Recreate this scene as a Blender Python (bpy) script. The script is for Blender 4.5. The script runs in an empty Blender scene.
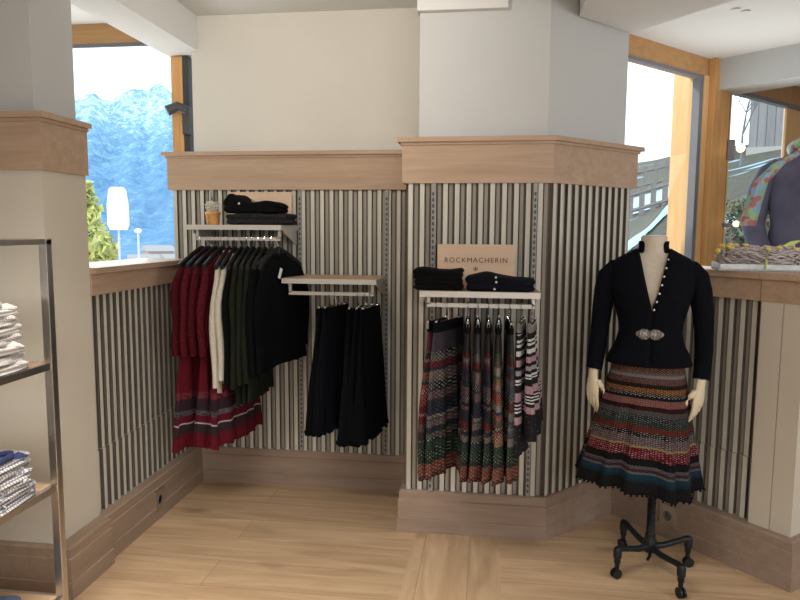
import bpy, bmesh, math, random
from mathutils import Vector, Matrix
PI = math.pi
R = math.radians
random.seed(7)
S = bpy.context.scene
COL = S.collection

# ------------------------------------------------------------------ camera
def cam_basis(yaw, pitch, roll):
    f = Vector((-math.sin(yaw)*math.cos(pitch), math.cos(yaw)*math.cos(pitch), -math.sin(pitch)))
    r = Vector((math.cos(yaw), math.sin(yaw), 0)); u = r.cross(f)
    r2 = r*math.cos(roll)+u*math.sin(roll); u2 = u*math.cos(roll)-r*math.sin(roll)
    return r2, u2, f
cr, cu, cf = cam_basis(R(7.5), R(6.0), R(0.36))
cd = bpy.data.cameras.new('camera'); cam = bpy.data.objects.new('camera', cd); COL.objects.link(cam)
cd.sensor_width = 36; cd.lens = 665/800*36; cd.clip_end = 3000; cd.clip_start = .05
M_ = Matrix((cr, cu, -cf)).transposed().to_4x4(); M_.translation = Vector((0, 0, 1.5))
cam.matrix_world = M_
S.camera = cam

# ------------------------------------------------------------------ world, lights, exposure
S.view_settings.view_transform = 'Standard'; S.view_settings.look = 'None'
S.view_settings.exposure = 0.0; S.view_settings.gamma = 1.0; S.view_settings.use_curve_mapping = False
w = bpy.data.worlds.new('world'); S.world = w; w.use_nodes = True
bg = w.node_tree.nodes['Background']; bg.inputs[0].default_value = (.80, .92, 1.0, 1); bg.inputs[1].default_value = 2.1

def area(name, loc, target, sx, sy, power, color):
    l = bpy.data.lights.new(name, 'AREA'); l.shape = 'RECTANGLE'; l.size = sx; l.size_y = sy
    l.energy = power; l.color = color
    o = bpy.data.objects.new(name, l); COL.objects.link(o); o.location = loc
    o.rotation_euler = (Vector(target)-Vector(loc)).to_track_quat('-Z', 'Y').to_euler()
    return o
sun = bpy.data.lights.new('sun', 'SUN'); sun.energy = 1.6; sun.angle = R(2); sun.color = (1, .93, .82)
so = bpy.data.objects.new('sun', sun); COL.objects.link(so); so.rotation_euler = Vector((.80, .34, -.42)).to_track_quat('-Z', 'Y').to_euler()
area('fill_light_behind', (1.5, -2.6, 2.1), (.5, 3, 1.6), 3.0, 1.2, 66, (.98, .99, 1))  # added fill lamp in front of the solid rear wall, no window there
area('fill_light_right', (3.7, .6, 1.9), (-1.5, 2.8, 1.4), 2.6, 1.5, 46, (.99, .99, .99))  # added fill lamp by the solid right wall, brightens faces turned right
cl_ = area('ceiling_light_panel', (-1.0, 1.0, 2.66), (-1.0, 1.05, 0), 1.5, .6, 52, (1, .96, .88)); cl_.data.spread = R(110)
area('bay_window_light_left', (-2.5, 3.70, 1.6), (-1.8, 2.2, 2.7), .9, .8, 12, (1, .98, .94))
area('bay_window_light_right', (1.75, 4.6, 1.7), (1.3, 3.0, 2.7), 1.2, .8, 11, (1, .99, .97))
sl = bpy.data.lights.new('shop_spot', 'SPOT'); sl.energy = 60; sl.spot_size = R(95); sl.spot_blend = 1; sl.shadow_soft_size = .08; sl.color = (1, .93, .82)
slo = bpy.data.objects.new('shop_spot', sl); COL.objects.link(slo); slo.location = (-.75, 1.7, 2.6); slo.rotation_euler = (Vector((-.85, 3.7, 2.35))-Vector((-.75, 1.7, 2.6))).to_track_quat('-Z', 'Y').to_euler()

# ------------------------------------------------------------------ materials
MATS = {}
def nt(name):
    m = bpy.data.materials.new(name); m.use_nodes = True
    return m, m.node_tree, m.node_tree.nodes['Principled BSDF']
def N(t, typ, **kw):
    n = t.nodes.new(typ)
    for k, v in kw.items():
        if k.startswith('_'): setattr(n, k[1:], v)
        else: n.inputs[k if not k.isdigit() else int(k)].default_value = v
    return n
def L(t, a, b): t.links.new(a, b)
def c4(c): return (c[0], c[1], c[2], 1)
def flat(name, col, rough=.6, metal=0, noise=.0, scale=20, bump=0, spec=.4, emit=None, es=0, stretch=(1, 1, 1)):
    m, t, b = nt(name)
    b.inputs['Base Color'].default_value = c4(col); b.inputs['Roughness'].default_value = rough
    b.inputs['Metallic'].default_value = metal; b.inputs['Specular IOR Level'].default_value = spec
    tc = N(t, 'ShaderNodeTexCoord'); mp = N(t, 'ShaderNodeMapping'); mp.inputs['Scale'].default_value = stretch
    L(t, tc.outputs['Object'], mp.inputs['Vector'])
    nz = N(t, 'ShaderNodeTexNoise', Scale=scale, Detail=4.0); L(t, mp.outputs[0], nz.inputs['Vector'])
    if noise:
        r = N(t, 'ShaderNodeValToRGB'); r.color_ramp.elements[0].position = .3; r.color_ramp.elements[1].position = .7
        r.color_ramp.elements[0].color = c4([x*(1-noise) for x in col]); r.color_ramp.elements[1].color = c4([min(1, x*(1+noise)) for x in col])
        L(t, nz.outputs['Fac'], r.inputs[0]); L(t, r.outputs[0], b.inputs['Base Color'])
    if bump:
        bp = N(t, 'ShaderNodeBump', Strength=bump, Distance=.01); L(t, nz.outputs['Fac'], bp.inputs['Height']); L(t, bp.outputs[0], b.inputs['Normal'])
    if emit: b.inputs['Emission Color'].default_value = c4(emit); b.inputs['Emission Strength'].default_value = es
    MATS[name] = m; return m
def wood(name, c1, c2, axis='X', scale=1.0, rough=.5, knots=0):
    """oak: long grain noise stretched along the axis"""
    m, t, b = nt(name); b.inputs['Roughness'].default_value = rough; b.inputs['Specular IOR Level'].default_value = .3
    tc = N(t, 'ShaderNodeTexCoord'); mp = N(t, 'ShaderNodeMapping')
    s = [14, 14, 14]; s['XYZ'.index(axis)] = 1.0; mp.inputs['Scale'].default_value = [q*scale for q in s]
    L(t, tc.outputs['Object'], mp.inputs['Vector'])
    n1 = N(t, 'ShaderNodeTexNoise', Scale=2.0, Detail=6.0, Roughness=.6, Distortion=.6); L(t, mp.outputs[0], n1.inputs['Vector'])
    n2 = N(t, 'ShaderNodeTexNoise', Scale=9.0, Detail=3.0); L(t, mp.outputs[0], n2.inputs['Vector'])
    mx = N(t, 'ShaderNodeMix', _data_type='FLOAT'); mx.inputs[0].default_value = .35; L(t, n1.outputs['Fac'], mx.inputs[2]); L(t, n2.outputs['Fac'], mx.inputs[3])
    r = N(t, 'ShaderNodeValToRGB'); e = r.color_ramp.elements; e[0].position = .32; e[1].position = .68; e[0].color = c4(c2); e[1].color = c4(c1)
    L(t, mx.outputs[0], r.inputs[0]); out = r.outputs[0]
    L(t, out, b.inputs['Base Color'])
    bp = N(t, 'ShaderNodeBump', Strength=.12, Distance=.004); L(t, n2.outputs['Fac'], bp.inputs['Height']); L(t, bp.outputs[0], b.inputs['Normal'])
    MATS[name] = m; return m
def floor_mat(name, rot):
    """wide oak boards with dark knots, boards running along X (rot 0) or Y (rot 90)"""
    m, t, b = nt(name); b.inputs['Roughness'].default_value = .42; b.inputs['Specular IOR Level'].default_value = .35
    tc = N(t, 'ShaderNodeTexCoord'); mp = N(t, 'ShaderNodeMapping'); mp.inputs['Rotation'].default_value = (0, 0, R(rot)); mp.inputs['Location'].default_value = (.33, .04, 0) if rot == 0 else (0.1, -.155, 0)
    L(t, tc.outputs['Object'], mp.inputs['Vector'])
    br = N(t, 'ShaderNodeTexBrick', Scale=1.0); br.offset = .37
    br.inputs['Mortar Size'].default_value = .0016; br.inputs['Brick Width'].default_value = 2.3; br.inputs['Row Height'].default_value = .215
    br.inputs['Color1'].default_value = (.2, .2, .2, 1); br.inputs['Color2'].default_value = (.8, .8, .8, 1); br.inputs['Mortar'].default_value = (0, 0, 0, 1)
    L(t, mp.outputs[0], br.inputs['Vector'])
    m2 = N(t, 'ShaderNodeMapping'); m2.inputs['Scale'].default_value = (1.1, 11, 1); L(t, mp.outputs[0], m2.inputs['Vector'])
    n1 = N(t, 'ShaderNodeTexNoise', Scale=1.6, Detail=6.0, Roughness=.6, Distortion=.8); L(t, m2.outputs[0], n1.inputs['Vector'])
    r = N(t, 'ShaderNodeValToRGB'); e = r.color_ramp.elements; e[0].position = .3; e[1].position = .7
    e[0].color = (.46, .295, .17, 1); e[1].color = (.68, .48, .30, 1); L(t, n1.outputs['Fac'], r.inputs[0])
    mx = N(t, 'ShaderNodeMix', _data_type='RGBA', _blend_type='MULTIPLY'); mx.inputs[0].default_value = .22
    L(t, r.outputs[0], mx.inputs[6]); L(t, br.outputs['Color'], mx.inputs[7])
    # knots
    m3 = N(t, 'ShaderNodeMapping'); m3.inputs['Scale'].default_value = (2.0, 5.6, 1); L(t, mp.outputs[0], m3.inputs['Vector'])
    vo = N(t, 'ShaderNodeTexVoronoi', Scale=1.1, Randomness=1.0)
    nd = N(t, 'ShaderNodeTexNoise', Scale=6.0); L(t, m3.outputs[0], nd.inputs['Vector'])
    va = N(t, 'ShaderNodeVectorMath', _operation='MULTIPLY_ADD'); va.inputs[1].default_value = (.14, .14, .14); L(t, nd.outputs['Color'], va.inputs[0]); L(t, m3.outputs[0], va.inputs[2])
    L(t, va.outputs[0], vo.inputs['Vector'])
    kr = N(t, 'ShaderNodeValToRGB'); k = kr.color_ramp.elements; k[0].position = .05; k[1].position = .24; k[0].color = (1, 1, 1, 1); k[1].color = (0, 0, 0, 1)
    L(t, vo.outputs['Distance'], kr.inputs[0])
    kf = N(t, 'ShaderNodeMath', _operation='MULTIPLY'); kf.inputs[1].default_value = .65; L(t, kr.outputs[0], kf.inputs[0])
    m4 = N(t, 'ShaderNodeMix', _data_type='RGBA'); L(t, kf.outputs[0], m4.inputs[0]); L(t, mx.outputs[2], m4.inputs[6]); m4.inputs[7].default_value = (.20, .125, .07, 1)
    m5 = N(t, 'ShaderNodeMix', _data_type='RGBA'); L(t, br.outputs['Fac'], m5.inputs[0]); L(t, m4.outputs[2], m5.inputs[6]); m5.inputs[7].default_value = (.30, .20, .12, 1)
    L(t, m5.outputs[2], b.inputs['Base Color'])
    MATS[name] = m; return m
def knit(name, col, dark=.6, scale=160, rough=.95, speck=None):
    m, t, b = nt(name); b.inputs['Roughness'].default_value = rough; b.inputs['Specular IOR Level'].default_value = .12
    tc = N(t, 'ShaderNodeTexCoord')
    nz = N(t, 'ShaderNodeTexNoise', Scale=scale, Detail=2.0); L(t, tc.outputs['Object'], nz.inputs['Vector'])
    r = N(t, 'ShaderNodeValToRGB'); e = r.color_ramp.elements; e[0].position = .35; e[1].position = .65
    e[0].color = c4([x*dark for x in col]); e[1].color = c4(col if not speck else speck); L(t, nz.outputs['Fac'], r.inputs[0]); L(t, r.outputs[0], b.inputs['Base Color'])
    bp = N(t, 'ShaderNodeBump', Strength=.5, Distance=.004); L(t, nz.outputs['Fac'], bp.inputs['Height']); L(t, bp.outputs[0], b.inputs['Normal'])
    b.inputs['Sheen Weight'].default_value = .0
    MATS[name] = m; return m
def banded(name, bands, fu=60, fv=90, motif=.45, rough=.9):
    """bands: (v from, base colour, accent colour, amount 0..1); v runs 0 at the waist to 1 at the hem (uv y)"""
    m, t, b = nt(name); b.inputs['Roughness'].default_value = rough; b.inputs['Specular IOR Level'].default_value = .15
    uv = N(t, 'ShaderNodeUVMap'); sp = N(t, 'ShaderNodeSeparateXYZ'); L(t, uv.outputs[0], sp.inputs[0])
    def ramp(k):
        r = N(t, 'ShaderNodeValToRGB'); r.color_ramp.interpolation = 'CONSTANT'; e = r.color_ramp.elements
        while len(e) < min(32, len(bands)): e.new(.5)
        for i, bd in enumerate(bands[:32]): e[i].position = bd[0]
        for i, bd in enumerate(bands[:32]): e[i].color = c4(bd[k]) if k < 3 else (bd[3], bd[3], bd[3], 1)
        L(t, sp.outputs[1], r.inputs[0]); return r
    r1, r2, r3 = ramp(1), ramp(2), ramp(3)
    mu = N(t, 'ShaderNodeMath', _operation='MULTIPLY'); mu.inputs[1].default_value = fu*2*PI; L(t, sp.outputs[0], mu.inputs[0])
    mv = N(t, 'ShaderNodeMath', _operation='MULTIPLY'); mv.inputs[1].default_value = fv*2*PI; L(t, sp.outputs[1], mv.inputs[0])
    su = N(t, 'ShaderNodeMath', _operation='SINE'); L(t, mu.outputs[0], su.inputs[0]); sv = N(t, 'ShaderNodeMath', _operation='SINE'); L(t, mv.outputs[0], sv.inputs[0])
    pr = N(t, 'ShaderNodeMath', _operation='MULTIPLY'); L(t, su.outputs[0], pr.inputs[0]); L(t, sv.outputs[0], pr.inputs[1])
    cmb = N(t, 'ShaderNodeCombineXYZ'); L(t, sp.outputs[0], cmb.inputs[0]); L(t, sp.outputs[1], cmb.inputs[1])
    mp = N(t, 'ShaderNodeMapping'); mp.inputs['Scale'].default_value = (fu*1.2, fv*.55, 1); L(t, cmb.outputs[0], mp.inputs['Vector'])
    nz = N(t, 'ShaderNodeTexVoronoi', Scale=1.6); L(t, mp.outputs[0], nz.inputs['Vector'])
    ad = N(t, 'ShaderNodeMath', _operation='SUBTRACT'); L(t, nz.outputs['Distance'], ad.inputs[1]); L(t, pr.outputs[0], ad.inputs[0])
    a2 = N(t, 'ShaderNodeMath', _operation='MULTIPLY_ADD'); a2.inputs[1].default_value = .5; a2.inputs[2].default_value = .55; L(t, ad.outputs[0], a2.inputs[0])
    th = N(t, 'ShaderNodeMath', _operation='SUBTRACT'); th.inputs[0].default_value = 1.0; L(t, r3.outputs[0], th.inputs[1])
    gt = N(t, 'ShaderNodeMath', _operation='GREATER_THAN'); L(t, a2.outputs[0], gt.inputs[0]); L(t, th.outputs[0], gt.inputs[1])
    mx = N(t, 'ShaderNodeMix', _data_type='RGBA'); L(t, gt.outputs[0], mx.inputs[0]); L(t, r1.outputs[0], mx.inputs[6]); L(t, r2.outputs[0], mx.inputs[7])
    L(t, mx.outputs[2], b.inputs['Base Color'])
    MATS[name] = m; return m
def shirting(name, base, line, scale, grid=False):
    m, t, b = nt(name); b.inputs['Roughness'].default_value = .85
    tc = N(t, 'ShaderNodeTexCoord'); sp = N(t, 'ShaderNodeSeparateXYZ'); L(t, tc.outputs['Object'], sp.inputs[0])
    def lines(i, s):
        a = N(t, 'ShaderNodeMath', _operation='MULTIPLY'); a.inputs[1].default_value = s; L(t, sp.outputs[i], a.inputs[0])
        f = N(t, 'ShaderNodeMath', _operation='FRACT'); L(t, a.outputs[0], f.inputs[0])
        g = N(t, 'ShaderNodeMath', _operation='LESS_THAN'); g.inputs[1].default_value = .3; L(t, f.outputs[0], g.inputs[0]); return g.outputs[0]
    o = lines(0, scale)
    if grid:
        mxx = N(t, 'ShaderNodeMath', _operation='MAXIMUM'); L(t, o, mxx.inputs[0]); L(t, lines(1, scale), mxx.inputs[1]); o = mxx.outputs[0]
    mx = N(t, 'ShaderNodeMix', _data_type='RGBA'); L(t, o, mx.inputs[0]); mx.inputs[6].default_value = c4(base); mx.inputs[7].default_value = c4(line)
    L(t, mx.outputs[2], b.inputs['Base Color']); MATS[name] = m; return m
def glass_mat(name):
    m = bpy.data.materials.new(name); m.use_nodes = True; t = m.node_tree; t.nodes.clear()
    o = N(t, 'ShaderNodeOutputMaterial'); tr = N(t, 'ShaderNodeBsdfTransparent'); gl = N(t, 'ShaderNodeBsdfGlossy', Roughness=.02)
    tr.inputs[0].default_value = (.97, .99, 1, 1); mx = N(t, 'ShaderNodeMixShader'); mx.inputs[0].default_value = .015
    L(t, tr.outputs[0], mx.inputs[1]); L(t, gl.outputs[0], mx.inputs[2]); L(t, mx.outputs[0], o.inputs[0]); MATS[name] = m; return m

plaster = flat('white plaster', (.545, .555, .55), .9, noise=.02, scale=3)
plaster_w = flat('warm cream plaster', (.655, .63, .57), .9, noise=.02, scale=3)
cream = flat('cream painted panel', (.62, .57, .48), .7, noise=.03, scale=2)
ceilm = flat('ceiling white', (.70, .71, .70), .9)
oak_x = wood('pale oak x', (.52, .375, .27), (.40, .28, .19), 'X', .8)
oak_y = wood('pale oak y', (.50, .36, .26), (.39, .27, .185), 'Y', .8)
oak_b = wood('limed oak skirting x', (.36, .265, .205), (.27, .195, .148), 'X', .8)
oak_by = wood('limed oak skirting y', (.36, .26, .19), (.27, .195, .14), 'Y', .8)
larch = wood('orange larch', (.74, .42, .17), (.55, .29, .105), 'Z', .7)
larch_p = wood('light larch', (.86, .56, .28), (.74, .44, .19), 'Z', .6)
larch_h = wood('orange larch horizontal', (.62, .36, .16), (.46, .25, .10), 'X', .7)
shelf_w = wood('shelf board oak', (.60, .42, .27), (.50, .34, .21), 'X', 1.0)
plank = floor_mat('floor boards x', 0); plank_y = floor_mat('floor boards y', 90)
batten = flat('grey green batten', (.58, .565, .495), .6, noise=.12, scale=6, stretch=(6, 6, .4))
groove = flat('shaded brown infill', (.12, .10, .08), .7, noise=.25, scale=7, stretch=(8, 8, .3))  # brown infill, darkened with the shade of the gaps put into its colour
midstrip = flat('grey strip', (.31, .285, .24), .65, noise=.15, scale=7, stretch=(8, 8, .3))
steel = flat('brushed steel', (.62, .60, .57), .32, 1.0, noise=.05)
chrome = flat('chrome', (.75, .75, .75), .12, 1.0)
satin = flat('satin aluminium', (.60, .585, .55), .45, .35)
dark_gap = flat('dark gasket', (.05, .05, .055), .6)
greyseal = flat('grey gasket', (.20, .20, .22), .6)
blackm = flat('black plastic', (.006, .006, .007), .5)
castm = flat('black cast metal', (.014, .018, .02), .42, .3)
glass = glass_mat('window glass')
black_knit = knit('black knit', (.005, .005, .006), .5, 260)
black_wool = knit('black wool', (.003, .0035, .005), .6, 200)
black_blue = knit('blue black wool', (.004, .005, .009), .6, 200)
charcoal_knit = knit('charcoal knit', (.030, .029, .032), .35, 90)
navy_knit = knit('navy knit', (.007, .008, .015), .5, 200)
red_knit = knit('dark red knit', (.085, .006, .012), .7, 120, speck=(.12, .012, .020))
red_knit2 = knit('burgundy knit', (.065, .005, .009), .7, 120, speck=(.09, .009, .014))
white_knit = knit('ivory knit', (.66, .62, .52), .85, 150)
green_knit = knit('dark olive knit', (.017, .021, .014), .6, 200)
ivory = flat('mannequin ivory', (.74, .65, .47), .5)
necktop = flat('mannequin cap white', (.75, .77, .80), .5)
linen = flat('cream jersey', (.60, .53, .44), .9, noise=.06, scale=60, bump=.1)
coatm = flat('violet grey coat', (.105, .098, .15), .85, noise=.15, scale=12, bump=.3)
boardm = wood('sign board ply', (.72, .52, .37), (.67, .47, .325), 'X', .5, rough=.6)
textm = flat('sign lettering', (.09, .055, .045), .6)
silver = flat('silver', (.62, .62, .60), .3, .9)
pewter = flat('old silver', (.30, .29, .27), .4, .8, noise=.6, scale=120, bump=.8)
white_tag = flat('white card', (.8, .8, .78), .8)

# ------------------------------------------------------------------ mesh helpers
class MB:
    def __init__(s): s.v = []; s.f = []; s.m = []; s.uv = []
    def add(s, vs, fs, mi=0, uvs=None):
        o = len(s.v); s.v += [tuple(p) for p in vs]
        for i, f in enumerate(fs):
            s.f.append([o+k for k in f]); s.m.append(mi); s.uv.append(uvs[i] if uvs else None)
        return s
    def box(s, c, d, mi=0, rz=0, mat=None):
        x, y, z = [q/2 for q in d]
        vs = [Vector((a*x, b*y, e*z)) for a in (-1, 1) for b in (-1, 1) for e in (-1, 1)]
        mt = mat if mat else Matrix.Rotation(rz, 3, 'Z')
        vs = [mt @ p + Vector(c) for p in vs]
        return s.add(vs, [(0, 1, 3, 2), (4, 6, 7, 5), (0, 4, 5, 1), (2, 3, 7, 6), (0, 2, 6, 4), (1, 5, 7, 3)], mi)
    def box2(s, a, b, mi=0):
        return s.box([(a[i]+b[i])/2 for i in range(3)], [abs(b[i]-a[i]) for i in range(3)], mi)
    def prism(s, poly, z0, z1, mi=0):
        n = len(poly); vs = [(p[0], p[1], z0) for p in poly]+[(p[0], p[1], z1) for p in poly]
        fs = [(i, (i+1) % n, n+(i+1) % n, n+i) for i in range(n)]+[tuple(range(n))[::-1], tuple(range(n, 2*n))]
        return s.add(vs, fs, mi)
    def rings(s, rs, mi=0, cap=True, uv=False, closed=True, mis=None):
        n = len(rs[0]); m = len(rs); vs = [p for r in rs for p in r]; fs = []; uvs = []
        o = len(s.v); s.v += [tuple(p) for p in vs]
        k = n if closed else n-1
        for j in range(m-1):
            for i in range(k):
                a, b = i, (i+1) % n
                s.f.append([o+j*n+a, o+j*n+b, o+(j+1)*n+b, o+(j+1)*n+a]); s.m.append(mi if not mis else mis[j])
                s.uv.append([(i/k, j/(m-1)), ((i+1)/k, j/(m-1)), ((i+1)/k, (j+1)/(m-1)), (i/k, (j+1)/(m-1))])
        if cap and closed:
            s.f.append([o+i for i in range(n)][::-1]); s.m.append(mi); s.uv.append([(0, 0)]*n)
            s.f.append([o+(m-1)*n+i for i in range(n)]); s.m.append(mi); s.uv.append([(0, 1)]*n)
        return s
    def tube(s, path, rad, n=10, mi=0, flat=1.0, up=None):
        path = [Vector(p) for p in path]; rs = []
        for i, p in enumerate(path):
            d = (path[min(i+1, len(path)-1)]-path[max(i-1, 0)]).normalized()
            u = Vector(up) if up else (Vector((0, 0, 1)) if abs(d.z) < .9 else Vector((0, 1, 0)))
            a = d.cross(u).normalized(); b = a.cross(d).normalized()
            r = rad[i] if isinstance(rad, (list, tuple)) else rad
            rs.append([p+a*math.cos(2*PI*k/n)*r+b*math.sin(2*PI*k/n)*r*flat for k in range(n)])
        return s.rings(rs, mi)
    def lathe(s, prof, c=(0, 0, 0), n=24, mi=0):
        return s.rings([[(c[0]+max(r, 1e-4)*math.cos(2*PI*k/n), c[1]+max(r, 1e-4)*math.sin(2*PI*k/n), c[2]+z) for k in range(n)] for r, z in prof], mi)
    def ball(s, c, r, n=10, mi=0, sc=(1, 1, 1)):
        rs = []
        for j in range(n//2+1):
            a = -PI/2+PI*j/(n//2); rr = max(math.cos(a), .02)
            rs.append([(c[0]+r*rr*math.cos(2*PI*k/n)*sc[0], c[1]+r*rr*math.sin(2*PI*k/n)*sc[1], c[2]+r*math.sin(a)*sc[2]) for k in range(n)])
        return s.rings(rs, mi)
    def build(s, name, mats, parent=None, smooth=False, loc=None, bevel=0, angle=40):
        me = bpy.data.meshes.new(name); me.from_pydata(s.v, [], s.f)
        if not isinstance(mats, (list, tuple)): mats = [mats]
        for m in mats: me.materials.append(m)
        me.polygons.foreach_set('material_index', s.m)
        if any(s.uv):
            ul = me.uv_layers.new(name='UVMap'); k = 0
            for pi, p in enumerate(me.polygons):
                for q in range(p.loop_total):
                    if s.uv[pi]: ul.data[p.loop_start+q].uv = s.uv[pi][q]
        bm = bmesh.new(); bm.from_mesh(me); bmesh.ops.recalc_face_normals(bm, faces=bm.faces); bm.to_mesh(me); bm.free()
        if smooth:
            me.polygons.foreach_set('use_smooth', [True]*len(me.polygons))
            try: me.set_sharp_from_angle(angle=R(angle))
            except Exception: pass
        o = bpy.data.objects.new(name, me); COL.objects.link(o)
        if parent: o.parent = parent
        if loc: o.location = loc
        if bevel:
            md = o.modifiers.new('bevel', 'BEVEL'); md.width = bevel; md.segments = 2; md.limit_method = 'ANGLE'; md.angle_limit = R(50)
        return o
def struct(o, kind='structure'): o['kind'] = kind; return o
def thing(name, label, cat, loc=(0, 0, 0), rz=0, group=None):
    o = bpy.data.objects.new(name, None); COL.objects.link(o); o.location = loc; o.rotation_euler = (0, 0, rz); o.empty_display_size = .05
    o['label'] = label; o['category'] = cat
    if group: o['group'] = group
    return o
def tag(o, label, cat, group=None):
    o['label'] = label; o['category'] = cat
    if group: o['group'] = group
    return o
def copy_tree(o, parent=None):
    c = o.copy(); COL.objects.link(c); c.parent = parent
    for ch in list(o.children): copy_tree(ch, c)
    return c

def offset_path(path, d):
    """offset an open plan polyline to its right-hand side by d (mitred)"""
    P = [Vector((p[0], p[1])) for p in path]; out = []
    for i, p in enumerate(P):
        ns = []
        if i > 0: e = (P[i]-P[i-1]).normalized(); ns.append(Vector((e.y, -e.x)))
        if i < len(P)-1: e = (P[i+1]-P[i]).normalized(); ns.append(Vector((e.y, -e.x)))
        if len(ns) == 1: out.append(p+ns[0]*d)
        else:
            b = (ns[0]+ns[1]).normalized(); out.append(p+b*d/max(.3, b.dot(ns[0])))
    return out
def sweep(mb, path, prof, mi=0):
    """prof: closed list of (offset to the room side, z)"""
    rs_by = [offset_path(path, o) for o, z in prof]
    rs = [[(rs_by[k][i].x, rs_by[k][i].y, prof[k][1]) for k in range(len(prof))] for i in range(len(path))]
    return mb.rings(rs, mi)
def ribs(name, a, b, z0, z1, seam=None):
    """slatted wall lining between two plan points, room side on the right hand of a->b"""
    a = Vector(a); b = Vector(b); e = (b-a); ln = e.length; e.normalize(); n = Vector((e.y, -e.x)); mb = MB(); per = .0535
    k = max(1, round(ln/per)); per = ln/k
    def strip(s0, s1, d0, d1, za, zb, mi):
        p = [a+e*s0+n*d0, a+e*s1+n*d0, a+e*s1+n*d1, a+e*s0+n*d1]
        k0 = len(mb.m); mb.prism([(q.x, q.y) for q in p], za, zb, mi)
        if mi == 0: mb.m[k0+1] = mb.m[k0+3] = 1      # edges take the dark infill colour: shade between slats painted in
    strip(0, ln, -.04, 0, z0, z1, 1)
    for i in range(k):
        s = i*per
        if seam:
            for za, zb, dd in ((z0, seam-.0015, .003), (seam+.0015, z1, 0)):
                strip(s+.003, s+.0245, 0, .016+dd, za, zb, 0)
                strip(s+.031, s+.047, 0, .004+dd, za, zb, 2)
        else:
            strip(s+.003, s+.0245, 0, .016, z0, z1, 0)
            strip(s+.031, s+.047, 0, .004, z0, z1, 2)
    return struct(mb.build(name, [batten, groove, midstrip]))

# ------------------------------------------------------------------ the room
fl = MB()
fl.add([(-3.4, -3, 0), (-.335, -3, 0), (-.335, 6.5, 0), (-3.4, 6.5, 0)], [(0, 1, 2, 3)], 0)
fl.add([(-.335, -3, 0), (.082, -3, 0), (.082, 6.5, 0), (-.335, 6.5, 0)], [(0, 1, 2, 3)], 1)
fl.add([(.082, -3, 0), (4, -3, 0), (4, 6.5, 0), (.082, 6.5, 0)], [(0, 1, 2, 3)], 0)
struct(fl.build('floor', [plank, plank_y]))
# ceiling 2.70 everywhere except lower soffits
ce = MB(); ce.box2((-3.4, -3, 2.70), (4.0, 3.82, 2.9)); ce.prism([(.3, 3.82), (4, 3.82), (4, 7.62), (.3, 3.92)], 2.70, 2.9)
struct(ce.build('ceiling', ceilm))
# outer shell behind the camera
wb = MB(); wb.box2((-3.5, -3.1, 0), (4.1, -3, 2.9))
struct(wb.build('wall_rear', plaster))
struct(MB().box2((4.0, -3, 0), (4.1, 7.5, 2.9)).build('wall_right_outer', plaster))
struct(MB().box2((-3.5, -3, 0), (-3.4, 3.85, 2.9)).build('wall_left_outer', plaster))

# beams
struct(MB().prism([(-1.66, -3), (-1.66, 3.72), (-1.72, 3.86), (-1.885, 3.86), (-1.885, -3)], 2.505, 2.72).build('trim_1', ceilm))    # beam above the left half wall
struct(MB().prism([(-.345, 3.24), (-.345, 3.165), (.068, 3.165), (.068, 3.24)], 2.505, 2.72).build('trim_2', ceilm))
struct(MB().prism([(.404, 3.33), (.404, 2.0), (1.90, 2.0), (.72, 3.61), (.694, 3.631)], 2.505, 2.72).build('trim_3', ceilm))
struct(MB().prism([(1.53, 5.08), (3.3, 3.35), (3.48, 3.55), (1.70, 5.28)], 2.49, 2.72).build('trim_4', plaster))

# left column
lc = MB(); lc.prism([(-3.4, 2.415), (-1.745, 2.415), (-1.745, 2.68), (-3.4, 2.68)], 1.72, 2.70)
struct(lc.build('wall_left_column', plaster))
struct(MB().prism([(-3.4, 2.40), (-1.715, 2.40), (-1.715, 2.685), (-3.4, 2.685)], 0, 1.73).build('wall_left_column_panel', cream))
PL = [(-1.715, 2.69), (-1.715, 2.40), (-3.4, 2.40)]; PL = PL[::-1]
def band(name, path, z0, z1, m):
    mb = MB()
    sweep(mb, path, [(-.03, z0), (.012, z0), (.012, z1-.035), (.02, z1-.035), (.02, z1-.022), (.035, z1-.022), (.035, z1), (-.06, z1)])
    return struct(mb.build(name, m))
def skirting(name, path, m, out=.045):
    mb = MB()
    sweep(mb, path, [(-.04, 0), (out+.006, 0), (out+.006, .068), (out, .071), (out, .165), (out-.006, .168), (out-.006, .205), (out-.014, .212), (-.04, .212)])
    return struct(mb.build(name, m))
# room side must be to the right hand: for path going +x the right hand is -y
band('trim_5', [(-3.4, 2.40), (-1.715, 2.40), (-1.715, 2.69)], 1.722, 1.94, oak_x)
skirting('baseboard_left_column', [(-3.4, 2.42), (-1.70, 2.42), (-1.70, 2.665)], oak_by, .055)
# left half wall
struct(MB().box2((-1.86, 2.685, 0), (-1.745, 3.70, 1.30)).build('wall_left', cream))
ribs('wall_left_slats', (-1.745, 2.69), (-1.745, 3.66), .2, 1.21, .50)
mb = MB(); mb.box2((-1.84, 2.686, 1.205), (-1.708, 3.665, 1.30)); struct(mb.build('trim_6', oak_y, bevel=.002))
mb = MB(); mb.box2((-2.0, 2.686, 1.30), (-1.690, 3.665, 1.328)); struct(mb.build('trim_7', oak_y, bevel=.003))
skirting('baseboard_left', [(-1.72, 2.665), (-1.72, 3.70)], oak_by, .05)
# podium of the left bay
struct(MB().box2((-3.4, 2.69, 0), (-1.86, 3.84, .7)).build('trim_8', oak_x))
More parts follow.
